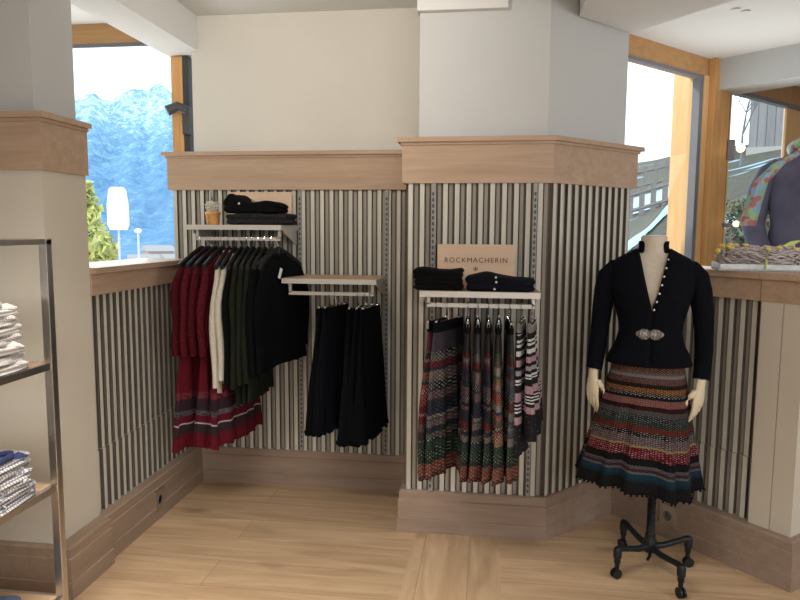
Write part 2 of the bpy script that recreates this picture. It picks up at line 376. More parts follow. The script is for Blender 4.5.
# back wall
struct(MB().box2((-1.70, 3.73, 1.9), (-.30, 3.86, 2.72)).build('wall_back', plaster_w))
struct(MB().box2((-1.80, 3.72, 0), (-.30, 3.86, 1.92)).build('wall_back_lower', cream))
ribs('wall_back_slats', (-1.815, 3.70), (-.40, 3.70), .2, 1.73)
band('trim_9', [(-1.825, 3.86), (-1.825, 3.68), (-.36, 3.68)], 1.722, 1.935, oak_x)
skirting('baseboard_back', [(-1.72, 3.72), (-.36, 3.72)], oak_b, .047)
# column with the angled face
CP = [(-.335, 3.92), (-.335, 3.20), (.262, 3.20), (.69, 3.628), (.40, 3.92)]
struct(MB().prism(CP, 1.85, 2.72).build('wall_column', plaster))
CL = [(-.40, 3.75), (-.375, 3.21), (.285, 3.21), (.725, 3.65), (.70, 3.70), (.40, 3.92), (-.335, 3.92)]
struct(MB().prism([(-.385, 3.72), (-.385, 3.215), (.283, 3.215), (.73, 3.66), (.45, 3.93), (-.3, 3.93)], 0, 1.88).build('wall_column_lower', cream))
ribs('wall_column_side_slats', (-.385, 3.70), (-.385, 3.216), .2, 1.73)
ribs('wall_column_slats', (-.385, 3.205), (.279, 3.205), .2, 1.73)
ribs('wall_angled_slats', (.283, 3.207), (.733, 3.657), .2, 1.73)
band('trim_10', [(-.40, 3.72), (-.40, 3.19), (.286, 3.19), (.748, 3.652), (.60, 3.80)], 1.722, 1.935, oak_x)
skirting('baseboard_column', [(-.375, 3.72), (-.375, 3.215), (.283, 3.215), (.66, 3.592)], oak_b, .047)
# right half wall
E = Vector((.651, -.759)); NR = Vector((.759, .651))
A0 = Vector((.60, 3.60)); A1 = Vector((1.26, 2.83)); rib_end = Vector((1.135, 3.014))
def lp(s, off):   # along the right half wall: s metres from A(.681,3.543), off behind the skirting face
    p = Vector((.681, 3.543))+E*s+NR*off; return (p.x, p.y)
LW = .926
struct(MB().prism([lp(-.08, .10), lp(LW-.045, .10), lp(LW-.045, .16), lp(-.08, .16)], 0, 1.30).build('wall_right', cream))
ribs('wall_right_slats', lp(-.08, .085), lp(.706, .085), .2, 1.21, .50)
mb = MB(); mb.prism([lp(.708, .045), lp(.80, .045), lp(.80, .14), lp(.708, .14)], 0, 1.21)
mb.prism([lp(.803, .045), lp(LW-.035, .045), lp(LW-.035, 1.2), lp(.803, 1.2)], 0, 1.21)
struct(mb.build('wall_right_end', cream))
mb = MB(); mb.prism([lp(-.08, .04), lp(.703, .04), lp(.703, .14), lp(-.08, .14)], 1.205, 1.30)
mb.prism([lp(.7055, .037), lp(LW-.025, .037), lp(LW-.025, 1.2), lp(.7055, 1.2)], 1.205, 1.30)
struct(mb.build('trim_11', oak_x, bevel=.002))
mb = MB(); mb.prism([lp(-.09, .018), lp(.703, .018), lp(.703, .30), lp(-.09, .30)], 1.30, 1.33); mb.prism([lp(.7045, .016), lp(LW-.005, .016), lp(LW-.005, 1.25), lp(.7045, 1.25)], 1.30, 1.33)
struct(mb.build('trim_12', oak_x, bevel=.003))
skirting('baseboard_right', [lp(-.06, .05), lp(LW-.05, .05), lp(LW-.05, 1.3)], oak_b, .05)
# podium of the right bay
struct(MB().prism([lp(-.05, .30), lp(1.0, 1.2), (3.9, 3.6), (3.9, 7.3), (.45, 3.92)], 0, .72).build('trim_13', oak_x))

# ---- left bay window (window wall along x at y 3.8)
def window(n, build):
    r = bpy.data.objects.new('window_%d' % n, None); COL.objects.link(r); r['kind'] = 'structure'; build(r); return r
def w1(r):
    m = MB(); m.box2((-3.4, 3.80, 2.585), (-1.88, 3.88, 2.705)); m.build('header', larch_h, r)
    m = MB(); m.box2((-3.4, 3.795, 2.565), (-1.88, 3.81, 2.585)); m.build('gasket', greyseal, r)
    m = MB(); m.box2((-1.862, 3.80, .7), (-1.792, 3.90, 2.50)); m.build('jamb', larch, r)
    m = MB(); m.box2((-1.790, 3.80, .7), (-1.755, 3.86, 2.50)); m.build('blind_rail', dark_gap, r)
    m = MB(); m.box2((-3.4, 3.80, .7), (-1.862, 3.88, .8)); m.build('bottom_rail', larch_h, r)
    m = MB(); m.box2((-3.4, 3.835, .8), (-1.862, 3.841, 2.57)); m.build('pane', glass, r)
window(1, w1)
# ---- right bay windows (plane along 45 degrees)
WA = Vector((.84, 4.36)); WE = Vector((.7071, .7071)); WN = Vector((-.7071, .7071))   # WN points outdoors
def wp(s, o): p = WA+WE*s+WN*o; return (p.x, p.y)
def wbox(m, s0, s1, o0, o1, z0, z1, mi=0): m.prism([wp(s0, o0), wp(s1, o0), wp(s1, o1), wp(s0, o1)], z0, z1, mi)
def w2(r):
    m = MB(); wbox(m, -.62, .93, 0, .10, 2.575, 2.71); m.build('header', larch_h, r)
    m = MB(); wbox(m, -.62, .87, -.006, .03, 2.553, 2.575); m.build('gasket', greyseal, r)
    m = MB(); wbox(m, .825, .868, -.004, .05, .72, 2.555); m.build('side_gasket', greyseal, r)
    m = MB(); wbox(m, .868, .935, -.01, .10, .72, 2.58); m.build('jamb', larch_p, r)
    m = MB(); wbox(m, -.62, .83, 0, .08, .72, .84); m.build('bottom_rail', larch_h, r)
    m = MB(); wbox(m, -.62, .83, .03, .036, .84, 2.555); m.build('pane', glass, r)
window(2, w2)
def w3(r):
    m = MB(); wbox(m, 1.21, 1.285, 0, .10, .72, 2.60); m.build('jamb', larch_p, r)
    m = MB(); wbox(m, 1.285, 3.4, 0, .10, 2.54, 2.71); m.build('header', larch_h, r)
    m = MB(); wbox(m, 1.285, 3.4, -.02, .03, 2.51, 2.54); m.build('gasket', greyseal, r)
    m = MB(); wbox(m, 2.19, 2.6, 0, .015, .72, 2.54); m.build('post', larch_p, r)
    m = MB(); wbox(m, 1.285, 2.19, .03, .036, .84, 2.54); m.build('pane', glass, r)
    m = MB(); wbox(m, 1.285, 2.19, 0, .08, .72, .84); m.build('bottom_rail', larch_h, r)
window(3, w3)
m = MB(); wbox(m, .937, 1.16, -.05, .12, .72, 2.72); struct(m.build('trim_14', larch))
m = MB(); wbox(m, 1.163, 1.208, -.03, .12, .72, 2.72); struct(m.build('trim_15', dark_gap))
m = MB(); wbox(m, 2.6, 4.2, 0, .2, .72, 2.72); struct(m.build('wall_window_bay', plaster))
# outside post seen through window 2
m = MB(); wbox(m, 1.12, 1.60, .22, .37, -1, 3.2); struct(m.build('trim_16', larch_p))

# ------------------------------------------------------------------ slotted uprights
def upright(name, x, y, z0, z1, label):
    mb = MB(); mb.box2((x-.009, y-.012, z0), (x+.009, y, z1), 0)
    z = z0+.02
    while z < z1-.03:
        mb.box2((x-.0045, y-.0128, z), (x+.0045, y-.0118, z+.016), 1); z += .028
    return tag(mb.build(name, [flat('dull rail grey', (.30, .29, .27), .5, .2), flat('rail slot', (.07, .07, .075), .7)]), label, 'shelf rail', 'slotted shelf uprights')
yb = 3.676; yc = 3.181
upright('slotted_upright', -1.055, yb, .215, 1.72, 'slotted metal upright between the two shelves on the back wall')
upright('slotted_upright', -.560, yb, .215, 1.72, 'slotted metal upright right of the shelf holding black skirts')
upright('slotted_upright', -1.570, yb, .215, 1.72, 'slotted metal upright behind the red knitwear')
upright('slotted_upright', -.262, yc, .215, 1.72, 'slotted metal upright at left end of the lettered sign shelf')
upright('slotted_upright', .213, yc, .215, 1.72, 'slotted metal upright at right end of the lettered sign shelf')

# ------------------------------------------------------------------ wall shelves with hanging rail
def wall_shelf(x0, x1, yf, yw, zt, rail_z, rx0, rx1, label, top):
    t = thing('wall_shelf', label, 'shelf', ((x0+x1)/2, yw, zt), 0, 'wall shelves with hanging rails')
    o = ((x0+x1)/2, yw, zt)
    def l(p): return (p[0]-o[0], p[1]-o[1], p[2]-o[2])
    m = MB(); m.box2(l((x0+.004, yf+.004, zt-.024)), l((x1-.004, yw, zt))); m.build('board', top, t)
    m = MB(); m.box2(l((x0, yf-.003, zt-.026)), l((x1, yf+.004, zt-.0005))); m.box2(l((x0-.002, yf, zt-.026)), l((x0+.004, yw, zt-.0005))); m.box2(l((x1-.004, yf, zt-.026)), l((x1+.002, yw, zt-.0005))); m.build('edge_trim', satin, t)
    yr = yf+.05
    for x in (rx0, rx1):
        m = MB(); m.box2(l((x-.007, yr-.007, rail_z)), l((x+.007, yr+.007, zt-.024))); m.build('rail_hanger', satin, t)
    m = MB(); m.box2(l((rx0-.007, yr-.007, rail_z-.012)), l((rx1+.007, yr+.007, rail_z+.006))); m.build('hanging_rail', satin, t)
    for x in (x0+.01, x1-.01):
        m = MB(); m.add([l((x-.003, yw, zt-.026)), l((x-.003, yf+.08, zt-.026)), l((x-.003, yf+.08, zt-.04)), l((x-.003, yw, zt-.11)),
                         l((x+.003, yw, zt-.026)), l((x+.003, yf+.08, zt-.026)), l((x+.003, yf+.08, zt-.04)), l((x+.003, yw, zt-.11))],
                        [(0, 1, 2, 3), (7, 6, 5, 4), (0, 4, 5, 1), (1, 5, 6, 2), (2, 6, 7, 3), (3, 7, 4, 0)]); m.build('bracket', satin, t)
    return t
wall_shelf(-1.585, -1.065, 3.34, 3.664, 1.522, 1.452, -1.535, -1.085, 'upper left wall shelf over the red, white and dark knitwear', shelf_w)
wall_shelf(-1.060, -.563, 3.34, 3.664, 1.247, 1.170, -1.030, -.590, 'lower wall shelf with pale oak top over black skirts', shelf_w)
wall_shelf(-.288, .222, 2.85, 3.167, 1.240, 1.178, -.255, .198, 'wall shelf on the angled column under the lettered sign', shelf_w)
RAIL_A = (3.39, 1.452); RAIL_B = (3.39, 1.170); RAIL_C = (2.90, 1.178)

# ------------------------------------------------------------------ hangers and garments
def hanger_parts(root, kind):
    m = MB(); pts = []
    for k in range(11):
        a = R(-60+k*24); pts.append((.0, -.017*math.cos(a), .000+.017*math.sin(a)))
    pts = [(0, -.017*math.sin(a), -.016+.016*math.cos(a)) for a in [R(q) for q in range(-100, 131, 23)]]
    pts = [(p[1]*.9, 0, p[2]+.006) for p in pts] + [(0, 0, -.045), (0, 0, -.075)]
    m.tube(pts, .0021, 6); m.build('hook', chrome, root, True)
    if kind == 'clothes':
        m = MB(); rs = []
        for k in range(17):
            x = -.19+.38*k/16; z = -.066-.085*(abs(x)/.19)**1.25; hh = .019-.004*abs(x)/.19
            rs.append([(x, .010*math.cos(q)*(1.2 if abs(x) > .1 else .8), z+hh*math.sin(q)) for q in [2*PI*i/8 for i in range(8)]])
        m.rings(rs); m.build('arms', blackm, root, True)
        m = MB(); m.lathe([(.001, -.05), (.009, -.052), (.011, -.07), (.010, -.09)], n=10); m.build('neck', blackm, root, True)
    else:
        m = MB(); m.tube([(-.12, 0, -.075), (.12, 0, -.075)], .003, 6)
        m.build('bar', chrome, root, True)
        for s in (-1, 1):
            m = MB(); m.box((s*.105, 0, -.085), (.022, .012, .034)); m.build('clip', chrome, root)
proto = {}
def hang_hanger(kind, x, rail, rz, label, group):
    if kind not in proto:
        t = thing('clothes_hanger' if kind == 'clothes' else 'clip_hanger', '', 'hanger'); hanger_parts(t, kind); proto[kind] = t; c = t
    else: c = copy_tree(proto[kind])
    c.location = (x, rail[0], rail[1]+.008); c.rotation_euler = (0, 0, PI/2+rz); c['label'] = label; c['category'] = 'hanger'; c['group'] = group
    return c

def cloth_loft(prof, seed, amp, freq=9, n=56, hemz=.0, lean=0, shift=0):
    """prof: (z, half width, half thickness); folds grow towards the hem"""
    rnd = random.Random(seed); ph = [rnd.uniform(0, 6.28) for _ in range(6)]; fr = [rnd.uniform(.7, 1.4)*freq for _ in range(3)]
    rs = []; m = len(prof); zt, zb = prof[0][0], prof[-1][0]
    for j, (z, hw, th) in enumerate(prof):
        t = (z-zt)/(zb-zt); r = []
        for i in range(n):
            a = 2*PI*i/n; cx = math.cos(a); sy = math.sin(a)
            x = hw*(abs(cx)**.75)*(1 if cx > 0 else -1); y = th*(abs(sy)**.8)*(1 if sy > 0 else -1)
            rip = sum(math.sin(fr[k]*x*10+ph[k]+.4*t*(k-1)) for k in range(3))*amp*t
            fl = math.sin(9*a+ph[4])*amp*.5*t
            r.append((x+fl*cx+shift*t, y+rip*.6+fl+lean*t, z+hemz*t**4*(math.sin(7*x*10+ph[3])+math.sin(a*5+ph[5]))))
        rs.append(r)
    return rs
def dense(prof, per=.03):
    out = [prof[0]]
    for p, q in zip(prof, prof[1:]):
        k = max(1, int(abs(q[0]-p[0])/per))
        for i in range(1, k+1):
            t = i/k; out.append(tuple(p[a]+(q[a]-p[a])*t for a in range(3)))
    return out
def cardigan(x, rail, mat, ln, label, group=None, seed=0, rz=0, sw=.20, hem=.21, sl=.52, cat='cardigan', th=.013, name='cardigan', neck=True):
    t = thing(name, label, cat, (x, rail[0], rail[1]-.080), PI/2+rz, group)
    prof = dense([(0.0, .055, .014), (-.022, .085, .016), (-.05, .145, .017), (-.072, .185, .018), (-.10, sw, th*1.2), (-.18, sw-.015, th), (-.32, sw-.01, th+.001), (-ln, hem, th+.004)])
    m = MB(); m.rings(cloth_loft(prof, seed, .005, 6, hemz=.004)); m.build('body', mat, t, True, angle=80)
    for s in (-1, 1):
        m = MB(); rnd = random.Random(seed+s); pts = []; rad = []
        for k in range(11):
            u = k/10; pts.append((s*(sw-.035+.055*min(1, u*3)+.006*math.sin(u*9+seed)), .004*math.sin(u*7+seed)+.003, -.075-u*(sl))); rad.append((.022+.016*min(1, u*4))-.008*u)
        m.tube(pts, rad, 12, up=(0, 1, 0), flat=.55); m.build('sleeve', mat, t, True, angle=80)
    if neck:
        m = MB(); m.tube([(-.06, .0, .004), (-.045, -.018, -.016), (0, -.024, -.03), (.045, -.018, -.016), (.06, 0, .004), (.04, .016, .010), (0, .018, .012), (-.04, .016, .01), (-.06, 0, .004)], .006, 8); m.build('neckband', mat, t, True)
    return t
def skirt_on_clips(x, rail, mat, label, group, seed, rz=0, ww=.135, hw=.22, ln=.62, th=.012, thh=.03, amp=.010, jag=0, sub=None, lean=0, shift=0, freq=5, tip=0):
    t = thing('hanging_skirt', label, 'skirt', (x, rail[0], rail[1]-.075), PI/2+rz, group)
    wd = ln*.9
    prof = dense([(0, ww, th*.6), (-.05, ww+.003, th), (-.20, ww+(hw-ww)*.35, th+(thh-th)*.35), (-ln*.6, ww+(hw-ww)*.7, th+(thh-th)*.7), (-ln, hw, thh)], .02)
    m = MB(); rs = cloth_loft(prof, seed, amp, freq, n=72, hemz=.004, lean=lean, shift=shift)
    if jag:
        k = len(rs)
        for j in (k-1,):
            rs[j] = [(p[0], p[1], p[2]-(jag if i % 3 == 0 else -jag*.5 if i % 3 == 1 else 0)) for i, p in enumerate(rs[j])]
    m.rings(rs); m.build('panel', mat, t, True, angle=80)
    m = MB(); m.rings(cloth_loft([(.006, ww+.001, th*.7), (-.018, ww+.003, th*1.15), (-.034, ww+.005, th*1.2)], seed, 0, freq)); m.build('waistband', sub or black_wool, t, True)
    if jag:
        m = MB(); rnd = random.Random(seed)
        last = rs[-2]
        hp = [(last[i % 72][0], last[i % 72][1], last[i % 72][2]-.012-(.012 if i % 4 < 2 else 0)) for i in range(73)]; m.tube(hp, .008, 6)
        m.build('lace_hem', mat, t, True)
    return t

# red, white and dark knitwear on the left rail
stripe_red = banded('red dress with woven hem', [(0, (.10, .006, .013), (.12, .012, .02), .3), (.70, (.10, .006, .013), (.35, .25, .26), .3), (.735, (.028, .014, .020), (.05, .025, .03), .3),
    (.80, (.03, .018, .024), (.42, .42, .44), .36), (.825, (.09, .006, .012), (.12, .02, .03), .3), (.865, (.32, .30, .32), (.5, .48, .5), .5), (.875, (.030, .016, .020), (.05, .03, .03), .4),
    (.925, (.10, .006, .013), (.12, .012, .02), .3)], 70, 60)
def red_dress(x, seed, label, ln, rz=0, th=.05, hw=.24):
    t = thing('knitted_dress', label, 'dress', (x, RAIL_A[0], RAIL_A[1]-.07), PI/2+rz, None)
    prof = dense([(0, .05, .009), (-.05, .13, .010), (-.09, .165, .011), (-.25, .16, .012), (-.36, .165, .015), (-.60, .20, th*.55), (-ln, hw, th)], .02)
    m = MB(); m.rings(cloth_loft(prof, seed, .012, 5, n=72, hemz=.006)); m.build('panel', stripe_red, t, True, angle=80)
    return t
GH = 'black hangers on the left rail'
reds = [(-1.515, 'dark red'), (-1.478, 'red'), (-1.442, 'red'), (-1.402, 'red')]
lbl = ['dark red knitted cardigan hanging nearest the left half wall', 'dark red knitted cardigan hanging second from the left half wall',
       'dark red knitted cardigan hanging third from the left half wall', 'dark red knitted cardigan hanging next to the ivory ones, neckline showing']
RZ = -.10
for i, (x, _) in enumerate(reds):
    cardigan(x, RAIL_A, red_knit if i % 2 else red_knit2, .48, lbl[i], 'dark red knitted cardigans', seed=i, rz=RZ-.04*(3-i), sl=.44, hem=.20)
    hang_hanger('clothes', x, RAIL_A, RZ-.04*(3-i), ['black hanger with steel hook at the left end of the left rail', 'black hanger second from the left end of the left rail', 'black hanger third from the left end of the left rail', 'black hanger in front of the neckline of the last dark red cardigan'][i], GH)
for x, sd, l, ln, th, hw in ((-1.515, 31, 'long red dress with striped hem hanging furthest left on the rail', 1.02, .035, .265), (-1.423, 32, 'long red dress with striped hem, middle of the three', 1.0, .045, .25), (-1.345, 33, 'long red dress with striped hem reaching under the dark olive cardigans', 1.0, .05, .26)):
    red_dress(x, sd, l, ln, RZ-(.14 if sd == 31 else .05), th, hw)
others = [(-1.362, white_knit, .71, 'ivory knitted cardigan hanging beside the dark red ones', .60), (-1.330, white_knit, .66, 'ivory knitted cardigan hanging beside the black ones', .56),
          (-1.296, black_knit, .70, 'black knitted cardigan hanging between ivory and dark olive ones', .58),
          (-1.262, green_knit, .765, 'dark olive knitted cardigan hanging leftmost of its three', .60), (-1.230, green_knit, .765, 'dark olive knitted cardigan hanging in the middle of its three', .58),
          (-1.198, green_knit, .75, 'dark olive knitted cardigan hanging beside the black ones', .57), (-1.165, black_knit, .62, 'black knitted cardigan tight beside the last dark olive one', .54),
          (-1.130, black_wool, .60, 'black knitted cardigan second from the right end of the left rail', .52)]
for i, (x, mt, ln, l, sl) in enumerate(others):
    cardigan(x, RAIL_A, mt, ln, l, 'cardigans on the left rail', seed=10+i, rz=.02, sl=sl, hem=.20)
    hang_hanger('clothes', x, RAIL_A, .02, 'black hanger with the '+l.replace('knitted ', '').replace(' hanging', ''), GH)
# big black cape at the right end
t = cardigan(-1.092, RAIL_A, black_wool, .58, 'wide black knitted cape with white tag at the right end of the left rail', None, seed=40, rz=-.34, sw=.215, hem=.25, sl=.44, cat='cape', name='knitted_cape', th=.016)
m = MB(); m.box((-.03, -.032, -.10), (.020, .002, .055), mat=Matrix.Rotation(.4, 3, 'Y')); m.build('price_tag', white_tag, t)
hang_hanger('clothes', -1.092, RAIL_A, -.34, 'black hanger holding the wide black knitted cape', GH)

# black skirts on the middle rail
GB = 'clip hangers on the middle rail'
bs = [(-.815, -.24, 'black skirt with scalloped lace hem, left of the wide gap', black_wool, .025), (-.785, -.22, 'black skirt tucked behind the leftmost lace-hem skirt', black_blue, .02),
      (-.665, -.18, 'black skirt with lace hem, third from the left', black_blue, .02), (-.630, -.15, 'black skirt with lace hem, second from the right', black_wool, .02), (-.600, -.14, 'black skirt with dark lace hem at the right end of its rail', black_wool, .025)]
for i, (x, rz, l, mt, th) in enumerate(bs):
    skirt_on_clips(x, RAIL_B, mt, l, 'black skirts on the middle rail', 60+i, rz-.04, .14, .225, .625 if i < 2 else .665, .012, .036, .010, jag=.010)
    hang_hanger('clip', x, RAIL_B, rz-.04, 'clip hanger with the '+l.replace(' at the right end of its rail', ', rightmost').replace(' on the column rail', '').replace(', face turned to the room', '').replace(' turned to the room', '').replace('patterned ', '').replace(' tucked', '').replace('in the middle', 'middle').replace('black skirt behind', 'black skirt behind').replace('with green roses near hem', 'with green roses').replace(' at the right end of the rail', ', rightmost'), GB)

# patterned skirts on the column rail
K = (.012, .011, .013)
def pat(name, top, seed, pal):
    rnd = random.Random(seed); dk = lambda c: tuple(q*.34 for q in c); pal = [(dk(p), dk(q)) for p, q in pal]; b = [(0.0, top, tuple(c*1.6 for c in top), .25)]; v = .16
    while v < .74:
        base, acc = rnd.choice(pal); amt = rnd.uniform(.35, .68); wd = rnd.choice((.012, .02, .03, .04, .05)); b.append((v, base, acc, amt)); v += wd
    b = b[:26]
    b += [(.75, (.012, .026, .018), (.06, .06, .05), .35), (.79, (.008, .016, .011), (.18, .21, .14), .38), (.86, K, (.04, .07, .04), .5), (.89, (.08, .03, .022), (.25, .11, .08), .5), (.965, (.03, .015, .015), (.18, .06, .05), .5)]
    return banded(name, b, 26, 40)
pal_dark = [((.05, .045, .05), (.10, .09, .09)), ((.16, .02, .03), (.3, .08, .07)), ((.13, .07, .08), (.35, .28, .26)), (K, (.5, .5, .48)), ((.035, .04, .05), (.07, .08, .09)), ((.11, .10, .085), (.35, .33, .28)), ((.02, .025, .05), (.12, .12, .16)), ((.20, .13, .13), (.5, .45, .42)), (K, (.04, .05, .05))]
pal_gold = [((.30, .20, .09), (.55, .42, .22)), ((.5, .47, .42), (.16, .08, .07)), ((.04, .03, .09), (.2, .16, .3)), ((.20, .17, .12), (.08, .07, .06)), ((.40, .08, .06), (.7, .6, .5)), (K, (.5, .5, .45)), ((.09, .07, .05), (.3, .2, .12))]
pal_blue = [((.20, .21, .22), (.07, .07, .08)), ((.04, .06, .09), (.3, .3, .3)), ((.14, .05, .045), (.26, .12, .1)), ((.38, .34, .30), (.14, .10, .09)), (K, (.5, .5, .5)), ((.12, .12, .13), (.35, .35, .35))]
P1 = pat('patterned cloth one', (.035, .032, .038), 3, pal_dark); P2 = pat('patterned cloth two', (.02, .018, .02), 5, pal_dark + pal_dark[1:3]); P3 = pat('patterned cloth three', (.025, .02, .022), 11, pal_gold); P4 = pat('patterned cloth four', (.03, .03, .035), 17, pal_blue)
P0 = pat('patterned cloth five', (.08, .02, .03), 23, pal_dark[:3]+pal_gold[4:5]+[((.35, .02, .03), (.7, .65, .6))])
W_, Pk = (.55, .54, .52), (.34, .21, .25)
sb = [(0, K, K, 0)]; v = .03
for i, (c, wd) in enumerate([(W_, .03), (K, .035), (W_, .02), (K, .012), (W_, .02), (K, .03), (W_, .04), (K, .03), (Pk, .05), (K, .03), ((.28, .26, .28), .04), (K, .03), (W_, .018), (K, .012), (W_, .012), (K, .06), (Pk, .07), (K, .02), (W_, .012), (K, .014), (W_, .012), (K, .014), (W_, .012), (K, .03), (Pk, .06), (K, .1), ]):
    sb.append((v, c, K if c is not K else (.4, .38, .38), .28 if c is not K else .14)); v += wd*1.02
PS = banded('black white pink striped cloth', sb, 30, 60)
GC = 'patterned skirts on the column rail'
cs = [(-.215, -.30, P0, 'patterned skirt with red and cream motifs, leftmost on the column rail', .10, .20, .022),
      (-.165, -.42, P1, 'wide charcoal patterned skirt turned to the room, second on the column rail', .135, .20, .030),
      (-.082, .03, P2, 'narrow folded patterned skirt with red bands, third on the column rail', .12, .19, .024),
      (-.038, .02, P1, 'folded patterned skirt with green roses near hem, fourth on the column rail', .12, .20, .026),
      (.008, .0, P2, 'folded dark patterned skirt, middle of the column rail', .12, .19, .022),
      (.052, -.02, P3, 'folded gold and beige banded patterned skirt on the column rail', .12, .20, .028),
      (.098, .05, P4, 'folded grey blue banded skirt with brown patch on the column rail', .12, .19, .024),
      (.150, -.17, PS, 'black skirt with white and pink stripes, face turned to the room', .11, .165, .022),
      (.196, -.17, PS, 'black skirt with white and pink stripes at the right end of the rail', .11, .175, .026)]
for i, (x, rz, mt, l, ww, hw, thh) in enumerate(cs):
    skirt_on_clips(x, RAIL_C, mt, l, GC, 80+i, rz, ww, hw, .655 if i < 7 else .54-.07*(i-7), .013, thh, .009, sub=black_wool if i < 7 else PS, lean=(.0 if i < 2 else -.012*(i-4)/3), freq=5)
    hang_hanger('clip', x, RAIL_C, rz, 'clip hanger with the '+l.replace(' on the column rail', '').replace(', face turned to the room', '').replace(' turned to the room', '').replace('patterned ', '').replace(' at the right end of the rail', ', rightmost'), 'clip hangers on the column rail')

# ------------------------------------------------------------------ signs
def sign(cx, y, z0, w_, h, label, text):
    t = thing('wooden_sign', label, 'sign', (cx, y, z0), 0)
    m = MB(); m.box((0, 0, h/2), (w_, .012, h)); m.build('board', boardm, t, bevel=.001)
    if text:
        cu_ = bpy.data.curves.new('t', 'FONT'); cu_.body = text; cu_.size = .040; cu_.align_x = 'CENTER'; cu_.space_character = 1.22; cu_.extrude = .0006
        to = bpy.data.objects.new('t', cu_); COL.objects.link(to); bpy.context.view_layer.update()
        me = bpy.data.meshes.new_from_object(to.evaluated_get(bpy.context.evaluated_depsgraph_get())); COL.objects.unlink(to); bpy.data.objects.remove(to)
        wd = max(v.co.x for v in me.vertices)-min(v.co.x for v in me.vertices); s = .292/wd; mid = (max(v.co.x for v in me.vertices)+min(v.co.x for v in me.vertices))/2
        for v in me.vertices: v.co = Vector(((v.co.x-mid)*s, -v.co.z, v.co.y*s*1.0))
        me.materials.clear(); me.materials.append(textm)
        lo = bpy.data.objects.new('lettering', me); COL.objects.link(lo); lo.parent = t; lo.location = (0, -.0068, h-.085)
        m = MB(); lz = h-.115
        n = 28
        m.rings([[(r*math.cos(2*PI*k/n), -.0068, lz+r*math.sin(2*PI*k/n)) for k in range(n)] for r in (.0085, .0105)], cap=False)
        m.box((0, -.0068, lz), (.017, .0006, .0022)); m.box((0, -.0068, lz), (.0022, .0006, .017)); m.box((0, -.0068, lz), (.008, .0006, .008))
        m.build('emblem', textm, t)
    return t
s1 = sign(-.056, 3.145, 1.2405, .362, .195, 'pale wooden sign reading ROCKMACHERIN on the column shelf', 'ROCKMACHERIN'); s1.rotation_euler = (R(-3), 0, 0)
s2 = sign(-1.275, 3.635, 1.5225, .365, .185, 'pale wooden board leaning behind the dark cardigans on the upper shelf', None); s2.rotation_euler = (R(-4), 0, 0)

# ------------------------------------------------------------------ folded knitwear on shelves
def folded(name, label, cat, c, w_, d, h, mat, top=None, layers=3, seed=0, rz=0, group=None, parts=None, fr=.02):
    rnd = random.Random(seed); ph = [rnd.uniform(0, 6) for _ in range(4)]; n = 64; rs = []; J = layers*6
    t = thing(name, label, cat, c, rz, group)
    for j in range(J+1):
        u = j/J; zz = u*h; ins = -.006*abs(math.sin(layers*PI*u))+.004
        ex = 1-(.0 if .12 < u < .88 else (1-(min(u, 1-u)/.12))*.06); r = []
        for i in range(n):
            a = 2*PI*i/n; ca, sa = math.cos(a), math.sin(a)
            x = (w_/2-ins)*ex*(abs(ca)**.32)*(1 if ca > 0 else -1); y = (d/2-ins)*ex*(abs(sa)**.32)*(1 if sa > 0 else -1)
            x += .004*math.sin(3*a+ph[0]+u*5); y += .004*math.sin(4*a+ph[1]+u*4)
            k = top(x/w_+.5) if top else 1+.06*math.sin(x*30+ph[2])*u
            r.append((x, y, zz*k+.0005))
        rs.append(r)
    # rounded crown
    for q in (.85, .6, .3, .05):
        r = []
        for p in rs[J]: r.append((p[0]*q, p[1]*q, (h*(top(p[0]*q/w_+.5) if top else 1+.06*math.sin(p[0]*q*30+ph[2])))+.004*(1-q)))
        rs.append(r)
    m = MB(); m.rings(rs); m.build('folded_body', mat, t, True, angle=60)
    return t
folded('folded_sweater', 'charcoal ribbed sweater folded flat at the bottom of the pile on the upper shelf', 'sweater', (-1.205, 3.47, 1.5225), .335, .25, .058, charcoal_knit, layers=2, seed=4)
def hump(u):
    return .62+.62*math.exp(-((u-.17)/.17)**2)+.30*math.exp(-((u-.78)/.16)**2)*.6
t = folded('folded_cardigan', 'black cardigan with silver buttons rolled on top of the charcoal sweater', 'cardigan', (-1.235, 3.46, 1.5825), .305, .21, .082, black_knit, top=hump, layers=2, seed=5)
for p in ((-.055, -.107, .050), (-.066, -.107, .020)):
    m = MB(); m.ball(p, .0065, 8, sc=(1, .5, 1)); m.build('button', silver, t, True)
m = MB(); m.tube([(.0, -.06, .068), (.012, -.08, .062), (.03, -.09, .056)], .006, 6); m.build('leather_label', flat('tan label', (.35, .25, .15), .7), t)
folded('folded_sweater', 'black sweater folded in a thick pile at the left end of the column shelf', 'sweater', (-.215, 2.96, 1.2405), .215, .20, .088, black_knit, layers=4, seed=7)
def slope(u): return 1.05+.35*math.exp(-((u-.32)/.2)**2)-.12*u
t = folded('folded_cardigan', 'navy black folded cardigan with silver buttons at the right of the column shelf', 'cardigan', (.055, 2.95, 1.2405), .295, .20, .056, navy_knit, top=slope, layers=2, seed=9)
for p in ((-.02, -.104, .062), (-.018, -.105, .042), (-.025, -.105, .012)):
    m = MB(); m.ball(p, .0055, 8, sc=(1, .5, 1)); m.build('button', silver, t, True)

